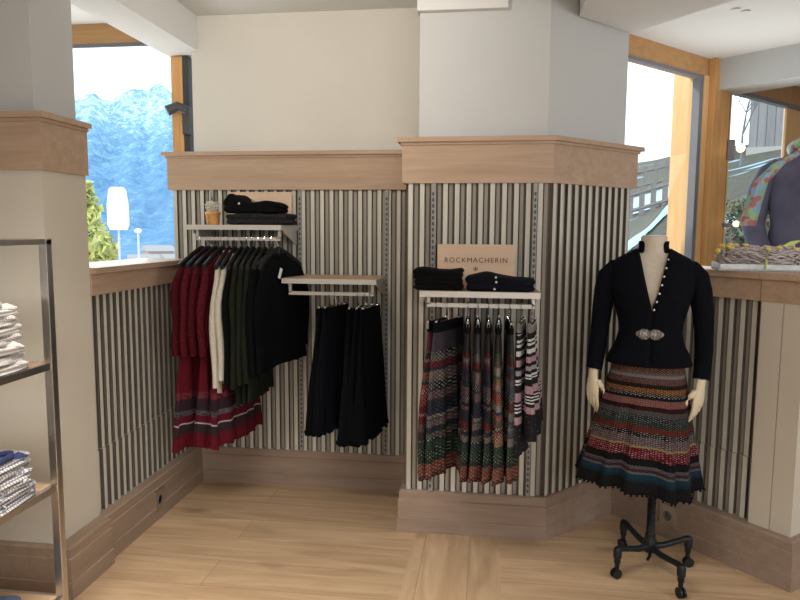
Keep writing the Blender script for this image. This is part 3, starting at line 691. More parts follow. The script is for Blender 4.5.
# terracotta pot with dried plant
t = thing('flower_pot', 'small orange clay pot with dried pale plant on the upper shelf', 'plant pot', (-1.462, 3.42, 1.5225))
m = MB(); m.lathe([(.0, 0), (.030, .0), (.034, .01), (.037, .052), (.041, .054), (.041, .068), (.036, .068), (.034, .055), (.0, .055)], n=24); m.build('pot', flat('terracotta', (.55, .27, .09), .7, noise=.35, scale=30), t, True)
m = MB(); rnd = random.Random(2)
for k in range(110):
    a = rnd.uniform(0, 6.28); r = rnd.uniform(0, .03); q = rnd.uniform(.03, .065); p = Vector((r*math.cos(a), r*math.sin(a), .055)); e = p+Vector((rnd.uniform(-.022, .022), rnd.uniform(-.02, .02), q))
    m.tube([p, (p+e)/2+Vector((rnd.uniform(-.006, .006), 0, 0)), e], [.0012, .001, .0008], 4); m.ball(e, .0055, 4)
m.build('dried_plant', flat('dried stems', (.62, .60, .50), .9, noise=.3, scale=80), t)

# ------------------------------------------------------------------ socket outlets
def socket(loc, nrm, label):
    t = thing('socket_outlet', label, 'socket', loc, math.atan2(nrm[1], nrm[0])+PI/2)
    m = MB(); m.box((0, 0, 0), (.092, .008, .105)); m.build('plate', steel, t, bevel=.002)
    m = MB(); n = 20; m.rings([[(r*math.cos(2*PI*k/n), y, r*math.sin(2*PI*k/n)) for k in range(n)] for r, y in ((.024, -.004), (.024, -.0065), (.019, -.0065), (.018, -.001))], cap=True); m.build('insert', flat('grey plastic', (.16, .16, .17), .5), t, True)
    for s in (-1, 1):
        m = MB(); m.ball((s*.009, -.0045, 0), .003, 6); m.build('pin_hole', blackm, t)
    return t
socket((-1.665, 3.13, .105), (1, 0), 'steel socket outlet in the skirting of the left half wall')
p = lp(.342, -.004); socket((p[0], p[1], .115), (-NR.x, -NR.y), 'steel socket outlet in the skirting behind the mannequin stand')

# ------------------------------------------------------------------ spotlight at the left window
t = thing('spotlight', 'dark grey spotlight fixed to the wood post of the left window', 'lamp', (-1.765, 3.79, 2.13))
m = MB(); m.box((0, 0, 0), (.04, .05, .16)); m.build('housing', flat('graphite', (.07, .07, .075), .5), t, bevel=.004)
m = MB(); m.tube([(.01, -.02, .055), (-.035, -.045, .075), (-.085, -.075, .045)], [.026, .028, .030], 14); m.build('lamp_head', MATS['graphite'], t, True)
# recessed ceiling light, right bay
t = thing('ceiling_light', 'small white twin recessed light in the bay ceiling', 'ceiling light', (1.33, 3.96, 2.699))
for dx in (-.03, .035):
    m = MB(); m.lathe([(.0, -.006), (.02, -.006), (.026, 0), (0, .0)], (dx, dx*.6, 0), 16); m.build('rim', satin, t, True)
# two warm bulbs on arms at the bay post
bulbm = flat('warm bulb', (1, .8, .5), .4, emit=(1, .62, .25), es=6)
for k, (s, zz, lab) in enumerate(((1.20, 2.10, 'upper small warm bulb on a black arm by the bay window post'), (1.20, 1.56, 'lower small warm bulb on a black arm by the bay window post'))):
    p = wp(s, -.08)
    t = thing('arm_lamp', lab, 'lamp', (p[0], p[1], zz), 0, 'warm bulb lamps at the bay post')
    m = MB(); m.box((-.03, 0, -.01), (.05, .05, .14 if k == 0 else .03)); m.box((-.03, .05, -.01), (.02, .07, .02)); m.build('lamp_arm', greyseal, t)
    m = MB(); m.ball((.035, -.02, 0), .030 if k == 0 else .022, 12); m.build('bulb', bulbm, t, True)

# ------------------------------------------------------------------ free standing steel rack (left edge)
t = thing('display_rack', 'steel framed display rack with oak shelves at the left edge', 'shelf unit', (-1.72, 1.65, 0))
def rl(p): return (p[0]+1.72, p[1]-1.65, p[2])
for (x, y) in ((-1.515, 2.12), (-1.95, 2.12), (-1.515, .95), (-1.95, .95)):
    m = MB(); m.box2(rl((x-.015, y-.015, 0)), rl((x+.015, y+.015, 1.4605))); m.build('post', steel, t, bevel=.002)
m = MB()
for a, b in (((-1.95, 2.105), (-1.5, 2.135)), ((-1.95, .935), (-1.5, .965))): m.box2(rl((a[0], a[1], 1.4435)), rl((b[0], b[1], 1.4625)))
for x in (-1.515, -1.95): m.box2(rl((x-.014, .95, 1.4435)), rl((x+.014, 2.12, 1.4625)))
m.build('top_frame', steel, t, bevel=.001)
for zz in (1.03, .59, .17):
    m = MB(); m.box2(rl((-1.94, .96, zz-.018)), rl((-1.522, 2.11, zz))); m.build('shelf_board', shelf_w, t)
    m = MB()
    m.box2(rl((-1.522, .96, zz-.022)), rl((-1.504, 2.12, zz+.002))); m.box2(rl((-1.955, .96, zz-.022)), rl((-1.94, 2.12, zz+.002)))
    m.box2(rl((-1.94, 2.11, zz-.022)), rl((-1.52, 2.122, zz+.001))); m.build('shelf_frame', steel, t)
# folded shirts
st = [shirting('white grey stripe', (.66, .63, .60), (.36, .33, .32), 130), shirting('white grid check', (.66, .64, .62), (.22, .22, .27), 75, True), shirting('fine stripe', (.68, .66, .63), (.48, .45, .43), 170)]
navy = flat('navy cloth', (.03, .04, .11), .9)
def shirt(c, rz, mat, label, group, seed, collar=None, h=.027, tilt=0):
    t = folded('folded_shirt', label, 'shirt', c, .27, .36, h, mat, layers=2, seed=seed, rz=rz, group=group); t.rotation_euler = (R(tilt), 0, rz)
    m = MB(); cm = collar or mat
    for s in (-1, 1):   # collar points towards the room
        m.add([(s*.01, .15, h+.012), (s*.075, .165, h+.016), (s*.085, .192, h+.004), (s*.03, .16, h+.002),
               (s*.01, .15, h+.008), (s*.075, .165, h+.010), (s*.085, .192, h-.001), (s*.03, .16, h-.002)], [(0, 1, 2, 3), (4, 7, 6, 5), (0, 4, 5, 1), (1, 5, 6, 2), (2, 6, 7, 3), (3, 7, 4, 0)])
    m.tube([(-.07, .14, h+.012), (-.03, .17, h+.014), (.03, .17, h+.014), (.07, .14, h+.012), (.04, .10, h+.012), (-.04, .10, h+.012), (-.07, .14, h+.012)], .010, 8)
    m.build('collar', cm, t, True)
    return t
ordn = ['bottom', 'second from bottom', 'third from bottom', 'fourth from bottom', 'fifth from bottom', 'sixth from bottom', 'top']
for j in range(7):
    shirt((-1.69-.004*(j % 2), 1.895-.006*j, 1.031+.031*j), -PI/2+.10*math.sin(j*2.1), st[0 if j % 2 else 2], 'folded white and grey striped shirt, %s in the upper rack pile' % ordn[j], 'striped shirts on the upper rack shelf', 100+j, tilt=0)
for j in range(6):
    shirt((-1.69+.004*(j % 2), 1.90-.006*j, .591+.027*j), -PI/2+.12*math.sin(j*1.7+1), st[1], 'folded white check shirt, %s in the lower rack pile' % (ordn[j] if j < 5 else 'top'), 'check shirts on the lower rack shelf', 120+j, collar=navy if j == 5 else None, h=.024)
jean = flat('blue denim', (.10, .13, .20), .9, noise=.25, scale=60)
for j in range(2):
    folded('folded_jeans', ['folded blue jeans lying directly on the bottom rack shelf', 'folded blue jeans on top on the bottom rack shelf'][j], 'jeans', (-1.68, 1.86-.03*j, .171+.029*j), .26, .33, .028, jean, layers=2, seed=140+j, rz=.1*j, group='jeans on the bottom rack shelf')

# ------------------------------------------------------------------ mannequin with patterned skirt
def hand(side, parent, loc, mat, rot, s=1.0):
    """hand hanging down, five fingers, slightly curled; palm faces the body (local x)"""
    m = MB()
    m.rings([[(a*math.cos(q), b*math.sin(q)+oy, z) for q in [2*PI*k/14 for k in range(14)]] for a, b, z, oy in
             ((.016, .021, .04, 0), (.0165, .023, .02, 0), (.0155, .024, .0, 0), (.015, .031, -.03, .0), (.014, .035, -.062, 0), (.0115, .034, -.080, 0), (.007, .027, -.087, 0))])
    fing = [(-.0265, .082, .0075), (-.0090, .096, .0076), (.0085, .088, .0074), (.025, .070, .0066)]
    for k, (y, ln, r) in enumerate(fing):
        cur = .012+.010*k
        p = [(0, y*.9, -.075), (0, y, -.090), (side*-.004*(1+k*.5), y*1.10, -.090-ln*.4), (side*-cur, y*1.18, -.090-ln*.75), (side*-cur*1.9, y*1.22, -.090-ln)]
        m.tube(p, [r*1.1, r*1.05, r, r*.88, r*.6], 10)
    m.tube([(side*-.004, -.024, -.015), (side*-.012, -.042, -.038), (side*-.020, -.054, -.066), (side*-.027, -.053, -.100)], [.013, .012, .0098, .0068], 10)
    for i, v in enumerate(m.v): m.v[i] = tuple(q*s for q in v)
    o = m.build('hand', mat, parent, True, loc, angle=180); o.rotation_euler = rot
    md = o.modifiers.new('join', 'REMESH'); md.mode = 'VOXEL'; md.voxel_size = .0022; md.use_smooth_shade = True
    sm = o.modifiers.new('smooth', 'SMOOTH'); sm.iterations = 2; sm.factor = .5
    return o
def interp(tab, z):
    for a, b in zip(tab, tab[1:]):
        if a[0] >= z >= b[0]:
            t = (a[0]-z)/(a[0]-b[0]); t = t*t*(3-2*t) if False else t
            return [a[k]+(b[k]-a[k])*t for k in range(1, len(a))]
    return list(tab[-1][1:]) if z < tab[-1][0] else list(tab[0][1:])
# z, half width, depth front, depth back
TORSO = [(1.425, .062, .050, .060), (1.405, .098, .058, .066), (1.385, .135, .068, .074), (1.36, .160, .080, .082), (1.32, .166, .094, .088), (1.27, .160, .115, .088), (1.22, .150, .122, .085), (1.17, .136, .104, .08), (1.12, .123, .088, .074), (1.075, .117, .082, .070),
         (1.03, .128, .088, .078), (.98, .146, .098, .092), (.935, .160, .108, .105)]
def torso_ring(z, grow=0, n=48, gap=0, oz=0):
    hw, df, db = interp(TORSO, z); pts = []
    for i in range(n+(1 if gap else 0)):
        if gap: a = -PI/2+gap+(2*PI-2*gap)*i/n
        else: a = -PI/2+2*PI*i/n
        c, s = math.cos(a), math.sin(a)
        pts.append(((hw+grow)*(abs(c)**.85)*(1 if c > 0 else -1), ((df if s < 0 else db)+grow)*(abs(s)**.9)*(1 if s > 0 else -1), z+oz))
    return pts
man = thing('mannequin', 'headless mannequin in black cardigan and striped folk skirt on a black wheeled stand', 'mannequin', (.740, 2.955, 0), R(-11))
BX = -.040
def sh(pts, dx=BX, dy=0): return [(p[0]+dx, p[1]+dy, p[2]) for p in pts]
# body of the mannequin: neck, chest and arms as one continuous surface
m = MB()
ell = lambda a, b, z, y=0: [(BX+a*math.cos(q), b*math.sin(q)+y, z) for q in [2*PI*k/48-PI/2 for k in range(48)]]
m.rings([ell(.047, .044, 1.481, .0), ell(.053, .050, 1.478), ell(.052, .050, 1.44), ell(.056, .053, 1.415)] + [sh(torso_ring(z, -.006)) for z in (1.40, 1.38, 1.36, 1.32, 1.27, 1.22, 1.17, 1.12, 1.075, 1.03, .98, .94)], mis=None)
ARM = {-1: [(-.118, .0, 1.366), (-.150, 0, 1.350), (-.176, .001, 1.312), (-.190, .002, 1.25), (-.200, .006, 1.17), (-.208, .012, 1.08), (-.214, .002, 1.0), (-.222, -.014, .92), (-.226, -.02, .895)],
       1: [(.118, .0, 1.366), (.150, 0, 1.350), (.176, .001, 1.312), (.191, .002, 1.25), (.206, .010, 1.17), (.216, .020, 1.08), (.218, .008, 1.0), (.214, -.012, .92), (.210, -.022, .882)]}
AR = [.020, .034, .045, .046, .042, .038, .036, .034, .034]
for s in (-1, 1): m.tube([(p[0]+BX, p[1], p[2]) for p in ARM[s]], [r*.8 for r in AR], 14, up=(0, 1, 0))
body = m.build('body', linen, man, True, angle=60)
m = MB(); m.lathe([(.0, 0), (.046, 0), (.045, .004), (.0, .005)], (BX, 0, 1.481), 32); m.build('neck_cap', necktop, man, True)
# cardigan: open at the neck in a V
m = MB(); rs = []; zs = [1.425, 1.415, 1.405, 1.395, 1.385, 1.37, 1.36, 1.34, 1.32, 1.295, 1.27, 1.245, 1.22, 1.195, 1.17, 1.145, 1.12, 1.10, 1.075, 1.05, 1.03, 1.005, .98, .955, .935]
for z in zs:
    hw = interp(TORSO, z)[0]
    half = .056*max(0, (z-1.185)/.24)**.85 if z > 1.185 else 0
    g = max(.0008, math.asin(min(.95, half/hw)**(1/.85)) if half > 0 else .0008); g = max(.0008, g)
    rs.append(sh(torso_ring(z, .007 + (.006*(z < .99)), gap=g)))
m.rings(rs, closed=False, cap=False)
cg = m.build('cardigan', black_blue, man, True, angle=70)
md = cg.modifiers.new('thick', 'SOLIDIFY'); md.thickness = .004; md.offset = 1
for s in (-1, 1):
    m = MB(); m.tube([(p[0]+BX, p[1], p[2]) for p in ARM[s]], [r*1.03 for r in AR], 20, up=(0, 1, 0)); m.build('sleeve', black_blue, cg, True, angle=70)
# stand collar
m = MB(); rs = []
for z, gr in ((1.412, .008), (1.425, .003), (1.440, .000), (1.460, .001)):
    r = []
    for i in range(33):
        a = -PI/2+.72+(2*PI-1.44)*i/32; hgt = .012 if i in (0, 32) else 0
        r.append((BX+(.0605+gr)*math.cos(a), (.056+gr)*math.sin(a)+.002, z-hgt))
    rs.append(r)
m.rings(rs, closed=False, cap=False); co = m.build('collar', black_blue, cg, True); md = co.modifiers.new('thick', 'SOLIDIFY'); md.thickness = .005
# buttons down the right edge, loops at left
for k in range(7):
    z = 1.385-.0345*k*1.0; half = .056*max(0, (z-1.185)/.24)**.85+.007
    hw, df, db = interp(TORSO, z); ss = math.sqrt(max(0, 1-(half/hw)**2))
    b_ = MB().ball((BX+half, -(df+.013)*ss**.9, z), .0052, 8, sc=(1, .7, 1)); b_.build('button', silver, cg, True)
# waist clasp: two rosettes
m = MB()
for s in (-1, 1):
    m.ball((BX+s*.022-.004, -.098, 1.072), .026, 16, sc=(1, .3, .92)); m.ball((BX+s*.044-.004, -.094, 1.072), .012, 10, sc=(1, .4, 1))
    for k in range(10):
        a = 2*PI*k/10; m.ball((BX+s*.023-.004+.019*math.cos(a), -.105, 1.072+.018*math.sin(a)), .0045, 6)
m.build('clasp', pewter, cg, True)
m = MB(); m.ball((BX-.006, -.113, .972), .007, 6, sc=(1.6, .5, 1)); m.ball((BX+.008, -.113, .968), .005, 6); m.build('hem_flower', flat('pink thread', (.30, .03, .09), .8), cg)
# skirt
g = (.28, .27, .25); mk = [
 (0, (.10, .045, .03), (.25, .15, .09), .4), (.045, (.14, .04, .03), (.50, .33, .2), .52), (.085, (.22, .19, .18), (.05, .04, .04), .35), (.10, (.40, .35, .34), (.2, .15, .15), .3), (.125, (.14, .06, .06), (.34, .22, .2), .5),
 (.17, K, (.09, .05, .03), .5), (.20, (.30, .08, .03), (.55, .36, .12), .52), (.235, K, (.42, .42, .40), .55), (.265, K, (.03, .03, .03), .3), (.285, (.32, .13, .11), (.44, .23, .19), .5), (.335, (.055, .010, .016), (.1, .02, .03), .3),
 (.37, (.16, .145, .14), (.05, .045, .05), .5), (.405, (.03, .04, .045), (.32, .34, .34), .42), (.455, (.03, .04, .035), (.16, .17, .10), .5), (.49, (.17, .035, .025), (.24, .06, .04), .5), (.535, K, (.55, .52, .5), .42),
 (.57, (.17, .11, .12), (.45, .38, .36), .46), (.635, (.50, .40, .17), (.5, .4, .2), .1), (.652, (.22, .01, .025), (.62, .50, .48), .40), (.73, K, (.02, .02, .02), .2), (.785, (.20, .17, .18), (.05, .03, .04), .5),
 (.805, (.065, .03, .045), (.12, .05, .07), .5), (.83, (.22, .22, .23), (.08, .07, .08), .4), (.845, (.015, .055, .09), (.02, .08, .12), .5), (.88, (.012, .04, .06), (.02, .06, .09), .4), (.905, (.014, .013, .016), (.025, .024, .026), .4)]
mk = [(v_, tuple(q*.36 for q in a_), tuple(q*.50 for q in b_), c_*.95) for v_, a_, b_, c_ in mk]
folk = banded('folk pattern cloth', mk, 56, 62)
m = MB(); rs = []; zt, zb = .955, .405; J = 40; n = 144
for j in range(J+1):
    u = j/J; z = zt+(zb-zt)*u; hw = .142+.036*min(1, u/.3)+(.066*max(0, (u-.3)/.7)); dp = .100+.03*min(1, u/.3)+.075*max(0, (u-.25)/.75); r = []
    for i in range(n):
        a = -PI/2-2*PI*i/n; f = .019*u**1.7*(math.sin(11*a+.6)+.6*math.sin(7*a+1.0)+.5*math.sin(17*a))
        r.append((BX+(hw+f)*math.cos(a)-.030*u, (dp+f)*math.sin(a)+.004, z+.012*u*math.sin(3*a+.5)+.022*u*math.cos(a)*-1))
    rs.append(r)
m.rings(rs, cap=False); sk = m.build('skirt', folk, man, True, angle=80); md = sk.modifiers.new('thick', 'SOLIDIFY'); md.thickness = .003
m = MB()
for i in range(0, n, 2): p = rs[-1][i]; m.ball((p[0], p[1], p[2]-.004), .0055, 6)
m.build('pompom_hem', black_knit, sk, True)
# hands
hl = hand(-1, man, (BX-.228, -.024, .862), ivory, (R(4), R(-4), R(50)), 1.0)
hr = hand(1, man, (BX+.207, -.030, .848), ivory, (R(6), R(9), R(-40)), 1.0)
# pole and wheeled base
m = MB(); m.lathe([(.012, .10), (.012, .62), (.0, .62)], (0, 0, 0), 16); m.build('pole', castm, man, True)
m = MB(); prof = [(.0, .155), (.016, .155)]
for k in range(20): prof += [(.0185, .165+k*.0085), (.0155, .169+k*.0085)]
prof += [(.016, .345), (0, .345)]
m.lathe(prof, n=16); m.build('threaded_collar', castm, man)
m = MB(); m.lathe([(.0, .085), (.026, .085), (.030, .10), (.030, .135), (.022, .15), (.022, .165), (.0, .165)], n=20); m.build('hub', castm, man, True)
for k, (ex, ey) in enumerate(((-.135, -.130), (.115, -.205), (.165, .080), (-.110, .165))):
    d = Vector((ex, ey)).normalized(); L_ = Vector((ex, ey)).length; lg = MB()
    lg.tube([(d.x*.015, d.y*.015, .108), (d.x*L_*.35, d.y*L_*.35, .108), (d.x*L_*.7, d.y*L_*.7, .122), (d.x*L_*.93, d.y*L_*.93, .132), (d.x*L_, d.y*L_, .128)], [.016, .014, .0125, .014, .017], 10)
    lo = lg.build('leg', castm, man, True)
    c = MB(); c.lathe([(0, .046), (.010, .046), (.010, .065), (.014, .07), (.014, .092), (.018, .095), (.018, .128), (.012, .14), (0, .142)], (d.x*L_, d.y*L_, 0), 14)
    ax = Vector((d.y, -d.x))
    for s in (-1, 1):
        cc = Vector((d.x*(L_+.004), d.y*(L_+.004))); q = []
        for off in (.004, .013):
            q.append([(cc.x+s*ax.x*off+d.x*.022*math.cos(a), cc.y+s*ax.y*off+d.y*.022*math.cos(a), .0225+.022*math.sin(a)) for a in [2*PI*i/18 for i in range(18)]])
        c.rings(q)
    c.build('caster', castm, lo, True)
m = MB(); m.tube([(0, 0, .10), (.0, -.05, .085), (-.01, -.075, .078)], .007, 8); m.build('pedal', castm, man, True)

# ------------------------------------------------------------------ coat mannequin in the right bay
mp_ = thing('coat_mannequin', 'mannequin in violet grey coat in the right bay, cut by the frame', 'mannequin', (1.70, 3.90, .72), R(-14))
Z0 = -.72
m = MB(); TOP = 1.955
prof = [(0.0, .055, .055), (-.03, .075, .065), (-.05, .12, .08), (-.075, .175, .095), (-.12, .195, .105), (-.25, .185, .125), (-.42, .16, .11), (-.55, .185, .13), (-.75, .21, .15), (-.95, .23, .165)]
m.rings([[(hw*math.cos(a), d*math.sin(a), TOP+Z0+z+.004*math.sin(9*a+z*20)) for a in [2*PI*k/40 for k in range(40)]] for z, hw, d in dense(prof, .04)]); bd = m.build('coat', coatm, mp_, True, angle=80)
for s in (-1, 1):
    m = MB(); m.tube([(s*.13, 0, TOP+Z0-.085), (s*.175, 0, TOP+Z0-.125), (s*.215, 0, TOP+Z0-.22), (s*.235, .02, TOP+Z0-.34), (s*.240, .03, TOP+Z0-.42), (s*.225, -.03, TOP+Z0-.50), (s*.195, -.10, TOP+Z0-.58)], [.040, .058, .062, .062, .060, .056, .05], 16, up=(0, 1, 0)); m.build('sleeve', coatm, mp_, True, angle=80)
m = MB(); m.lathe([(.045, 0), (.045, .04), (0, .045)], (0, 0, TOP+Z0-.01), 20); m.build('neck', ivory, mp_, True)
m = MB(); m.lathe([(.015, .02), (.015, .30), (0, .3)], n=12); m.lathe([(0, 0), (.15, 0), (.15, .01), (.02, .025), (0, .025)], n=28); m.build('stand', steel, mp_, True)
# flowered scarf around its neck (laid on: its own thing)
sc = flat('scarf', (.2, .3, .3), .8)
m0, t0, b0 = nt('flowered silk'); vo = N(t0, 'ShaderNodeTexVoronoi', Scale=38.0); tc = N(t0, 'ShaderNodeTexCoord'); L(t0, tc.outputs['Object'], vo.inputs['Vector'])
rr = N(t0, 'ShaderNodeValToRGB'); rr.color_ramp.interpolation = 'CONSTANT'; e = rr.color_ramp.elements; e[0].color = (.42, .14, .13, 1); e[1].position = .25; e[1].color = (.22, .42, .32, 1)
for q, c in ((.45, (.25, .42, .55, 1)), (.62, (.32, .50, .22, 1)), (.8, (.45, .30, .30, 1))): x_ = e.new(q); x_.color = c
sx = N(t0, 'ShaderNodeSeparateXYZ'); L(t0, vo.outputs['Color'], sx.inputs[0]); L(t0, sx.outputs[0], rr.inputs[0]); L(t0, rr.outputs[0], b0.inputs['Base Color'])
m = MB(); rs = []
m.tube([(.075*math.cos(a), .075*math.sin(a), TOP+.005-.02*math.sin(a)) for a in [2*PI*k/20 for k in range(21)]], .030, 10)
path = [(-.03, -.09, TOP+.01), (-.10, -.12, TOP-.04), (-.20, -.13, TOP-.10), (-.275, -.12, TOP-.19), (-.30, -.11, TOP-.30), (-.325, -.10, TOP-.42)]
rs = []
for k, p in enumerate(path):
    w2_ = .016+.005*k
    rs.append([(p[0]+w2_*math.cos(a)+.008*math.sin(4*a), p[1]+.014*math.sin(a), p[2]) for a in [2*PI*i/16 for i in range(16)]])
m.rings(rs)
o = m.build('scarf', m0, None, True); o.location = (1.70, 3.90, 0); tag(o, 'red, green and blue flowered scarf hanging over the grey coat', 'scarf')

# ------------------------------------------------------------------ twig wreath in a white tray on the right sill
p = Vector(lp(.55, .19)); ang = math.atan2(E.y, E.x)
c_ = (1.225, 3.195)
t = thing('tray', 'low white painted wooden tray on the right sill', 'tray', (c_[0], c_[1], 1.3305), R(-10))
m = MB(); m.box2((-.19, -.12, 0), (.19, .12, .008)); m.box2((-.19, -.12, 0), (.19, -.112, .030)); m.box2((-.19, .112, 0), (.19, .12, .030)); m.box2((-.19, -.12, 0), (-.182, .12, .030)); m.box2((.182, -.12, 0), (.19, .12, .030))
m.build('tray_box', flat('white washed wood', (.70, .73, .76), .7, noise=.12, scale=40), t)
t = thing('twig_wreath', 'pale twig wreath with yellow buds lying in the white tray', 'wreath', (c_[0], c_[1], 1.339), R(-10))
m = MB(); rnd = random.Random(12)
for k in range(520):
    a = rnd.uniform(0, 2*PI); dz = rnd.uniform(0, .088); rr_ = 1-.12*abs(dz-.045)/.045+rnd.uniform(-.35, .05); span = rnd.uniform(.25, .6); pts = []
    for q in range(5):
        b_ = a+span*(q/4-.5); pts.append((.185*rr_*math.cos(b_), .110*rr_*math.sin(b_), .006+dz+.018*math.sin(q*1.2+k)*.5+rnd.uniform(-.003, .003)))
    m.tube(pts, [.002, .0035, .004, .0035, .002], 5)
m.build('twigs', flat('bleached twigs', (.55, .48, .46), .9, noise=.35, scale=60), t)
m = MB()
for k in range(16):
    a = rnd.uniform(0, 2*PI); m = MB(); m.ball((.165*math.cos(a), .095*math.sin(a), .098+rnd.uniform(-.01, .008)), .009, 8, sc=(1.4, 1, .8)); m.build('bud', MATS.get('yellow buds') or flat('yellow buds', (.80, .60, .12), .7), t, True)
m = MB(); m.ball((-.185, -.03, .075), .013, 8); m.build('bud', MATS['yellow buds'], t, True)
m = MB(); m.tube([(-.005, -.128, .0), (-.004, -.124, .04), (.0, -.11, .085), (0, -.06, .104)], .004, 6); m.build('ribbon', flat('lime ribbon', (.62, .74, .22), .6), t, True)
m = MB(); m.tube([(.08, -.03, .10), (.11, -.02, .112), (.14, -.03, .125)], [.006, .011, .004], 8); m.build('leaf', MATS['lime ribbon'], t, True)

# ------------------------------------------------------------------ outdoors, left: valley, mountain, larch, parasol, street lamp
def polar(az, d): return (d*math.sin(R(az)), d*math.cos(R(az)))
def hnoise(x, y, s=0):
    v = 0; amp = 1
    for k in range(6):
        f = 2.0**k; v += amp*(math.sin(x*f*1.31+y*f*.73+k*2.1+s)*math.cos(y*f*1.17-x*f*.41+k*1.3+s*2)); amp *= .52
    return v
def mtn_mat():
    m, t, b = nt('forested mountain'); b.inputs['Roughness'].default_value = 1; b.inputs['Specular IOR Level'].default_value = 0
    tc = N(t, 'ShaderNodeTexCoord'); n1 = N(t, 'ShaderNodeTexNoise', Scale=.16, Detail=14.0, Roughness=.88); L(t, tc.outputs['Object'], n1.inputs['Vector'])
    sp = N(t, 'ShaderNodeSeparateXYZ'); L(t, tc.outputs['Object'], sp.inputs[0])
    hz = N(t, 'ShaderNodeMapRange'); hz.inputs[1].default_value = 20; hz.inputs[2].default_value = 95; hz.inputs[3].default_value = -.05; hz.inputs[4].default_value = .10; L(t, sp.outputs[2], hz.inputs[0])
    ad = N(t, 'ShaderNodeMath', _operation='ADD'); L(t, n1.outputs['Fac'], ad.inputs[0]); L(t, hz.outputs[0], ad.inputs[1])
    r = N(t, 'ShaderNodeValToRGB'); e = r.color_ramp.elements; e[0].position = .36; e[0].color = (.10, .21, .36, 1); e[1].position = .66; e[1].color = (.66, .80, .85, 1)  # aerial haze put into the colour: bluish forest, paler towards the ridge
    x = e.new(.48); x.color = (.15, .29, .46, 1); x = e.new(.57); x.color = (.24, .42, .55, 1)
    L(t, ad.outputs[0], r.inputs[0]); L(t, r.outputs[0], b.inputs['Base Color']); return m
from mathutils import noise as mn
m = MB(); nx, ny = 150, 90; vs = []
for j in range(ny+1):
    for i in range(nx+1):
        az = -52+34*i/nx; u = j/ny; d = 150+450*u; x, y = polar(az, d)
        top = .170+.010*math.sin(az*.9+.5)+.006*math.sin(az*2.3); e_ = -.045+(top+.045)*u**.9
        z = 1.5+d*e_+(mn.fractal(Vector((x*.012, y*.012, .3)), .8, 2.1, 6)*14+mn.fractal(Vector((x*.07, y*.07, 2)), .6, 2.1, 4)*2.2)*min(1, u*3)
        vs.append((x, y, z))
m.add(vs, [(j*(nx+1)+i, j*(nx+1)+i+1, (j+1)*(nx+1)+i+1, (j+1)*(nx+1)+i) for j in range(ny) for i in range(nx)])
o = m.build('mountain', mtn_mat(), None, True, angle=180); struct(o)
valley = flat('valley snow and shrubs', (.52, .49, .46), 1, noise=.5, scale=.25)
m = MB(); vs = []; 
for j in range(20):
    for i in range(21):
        az = -60+46*i/20; d = 12*(1.145**j); x, y = polar(az, d); vs.append((x, y, -3-2.2*min(1, d/120)+.4*hnoise(x*.1, y*.1)))
m.add(vs, [(j*21+i, j*21+i+1, (j+1)*21+i+1, (j+1)*21+i) for j in range(19) for i in range(20)])
struct(m.build('ground_valley', valley, None, True, angle=180))
def conifer(az, d, zb, h, rw, label, col, seed, leaves=2600):
    x, y = polar(az, d); t = thing('larch_tree', label, 'tree', (x, y, zb)); rnd = random.Random(seed)
    m = MB(); m.tube([(0, 0, 0), (0, 0, h*.5), (0, 0, h)], [h*.018, h*.011, .02], 8); m.build('trunk', flat('bark'+str(seed), (.16, .11, .07), .9), t)
    m = MB()
    for k in range(leaves):
        u = rnd.random()**.7; zz = h*(1-u); r = rw*u*(.35+.65*rnd.random())*(1+.25*math.sin(zz*5)); a = rnd.uniform(0, 6.28); p = Vector((r*math.cos(a), r*math.sin(a), zz-.25*r)); s = h*.020*(1+rnd.random())
        q = [p+Vector((rnd.uniform(-s, s), rnd.uniform(-s, s), rnd.uniform(-s, s))) for _ in range(3)]
        m.add(q, [(0, 1, 2)])
    m.build('foliage', flat('larch needles'+str(seed), col, 1, noise=.3, scale=2), t); return t
conifer(-32.5, 26, -4.2, 7.3, 2.7, 'tall yellow green larch tree outside at the left window edge', (.62, .62, .22), 3, 3600)
conifer(-30.9, 34, -5.0, 6.0, 1.5, 'bare ochre larch tree below the white parasol', (.45, .34, .16), 4, 1500)
conifer(-29.3, 42, -6.0, 5.6, 1.6, 'small pale larch tree behind the street lamp', (.42, .40, .22), 6, 1100)
x, y = polar(-30.35, 22); t = thing('closed_parasol', 'white closed parasol on a thin pole outside the left window', 'parasol', (x, y, -2.5))
m = MB(); m.tube([(0, 0, 0), (0, 0, 5.2)], .03, 8); m.build('pole', satin, t)
m = MB(); rs = []
for z, r in ((3.95, .24), (4.1, .30), (4.7, .30), (5.15, .24), (5.23, .18)): rs.append([(r*(1+.06*math.cos(8*a))*math.cos(a), r*(1+.06*math.cos(8*a))*math.sin(a), z) for a in [2*PI*k/32 for k in range(32)]])
m.rings(rs); m.build('canopy', flat('white canvas', (.85, .85, .85), .9), t, True)
x, y = polar(-28.93, 24); t = thing('street_lamp', 'thin street lamp with round head outside the left window', 'street lamp', (x, y, -3.2))
m = MB(); m.tube([(0, 0, 0), (0, 0, 4.55)], [.05, .035], 8); m.build('post', satin, t); m = MB(); m.ball((0, 0, 4.62), .12, 12, sc=(1, 1, .7)); m.build('lamp_head', flat('lamp opal', (.9, .9, .88), .5), t, True)
housem = flat('pinkish render', (.42, .33, .31), .9)
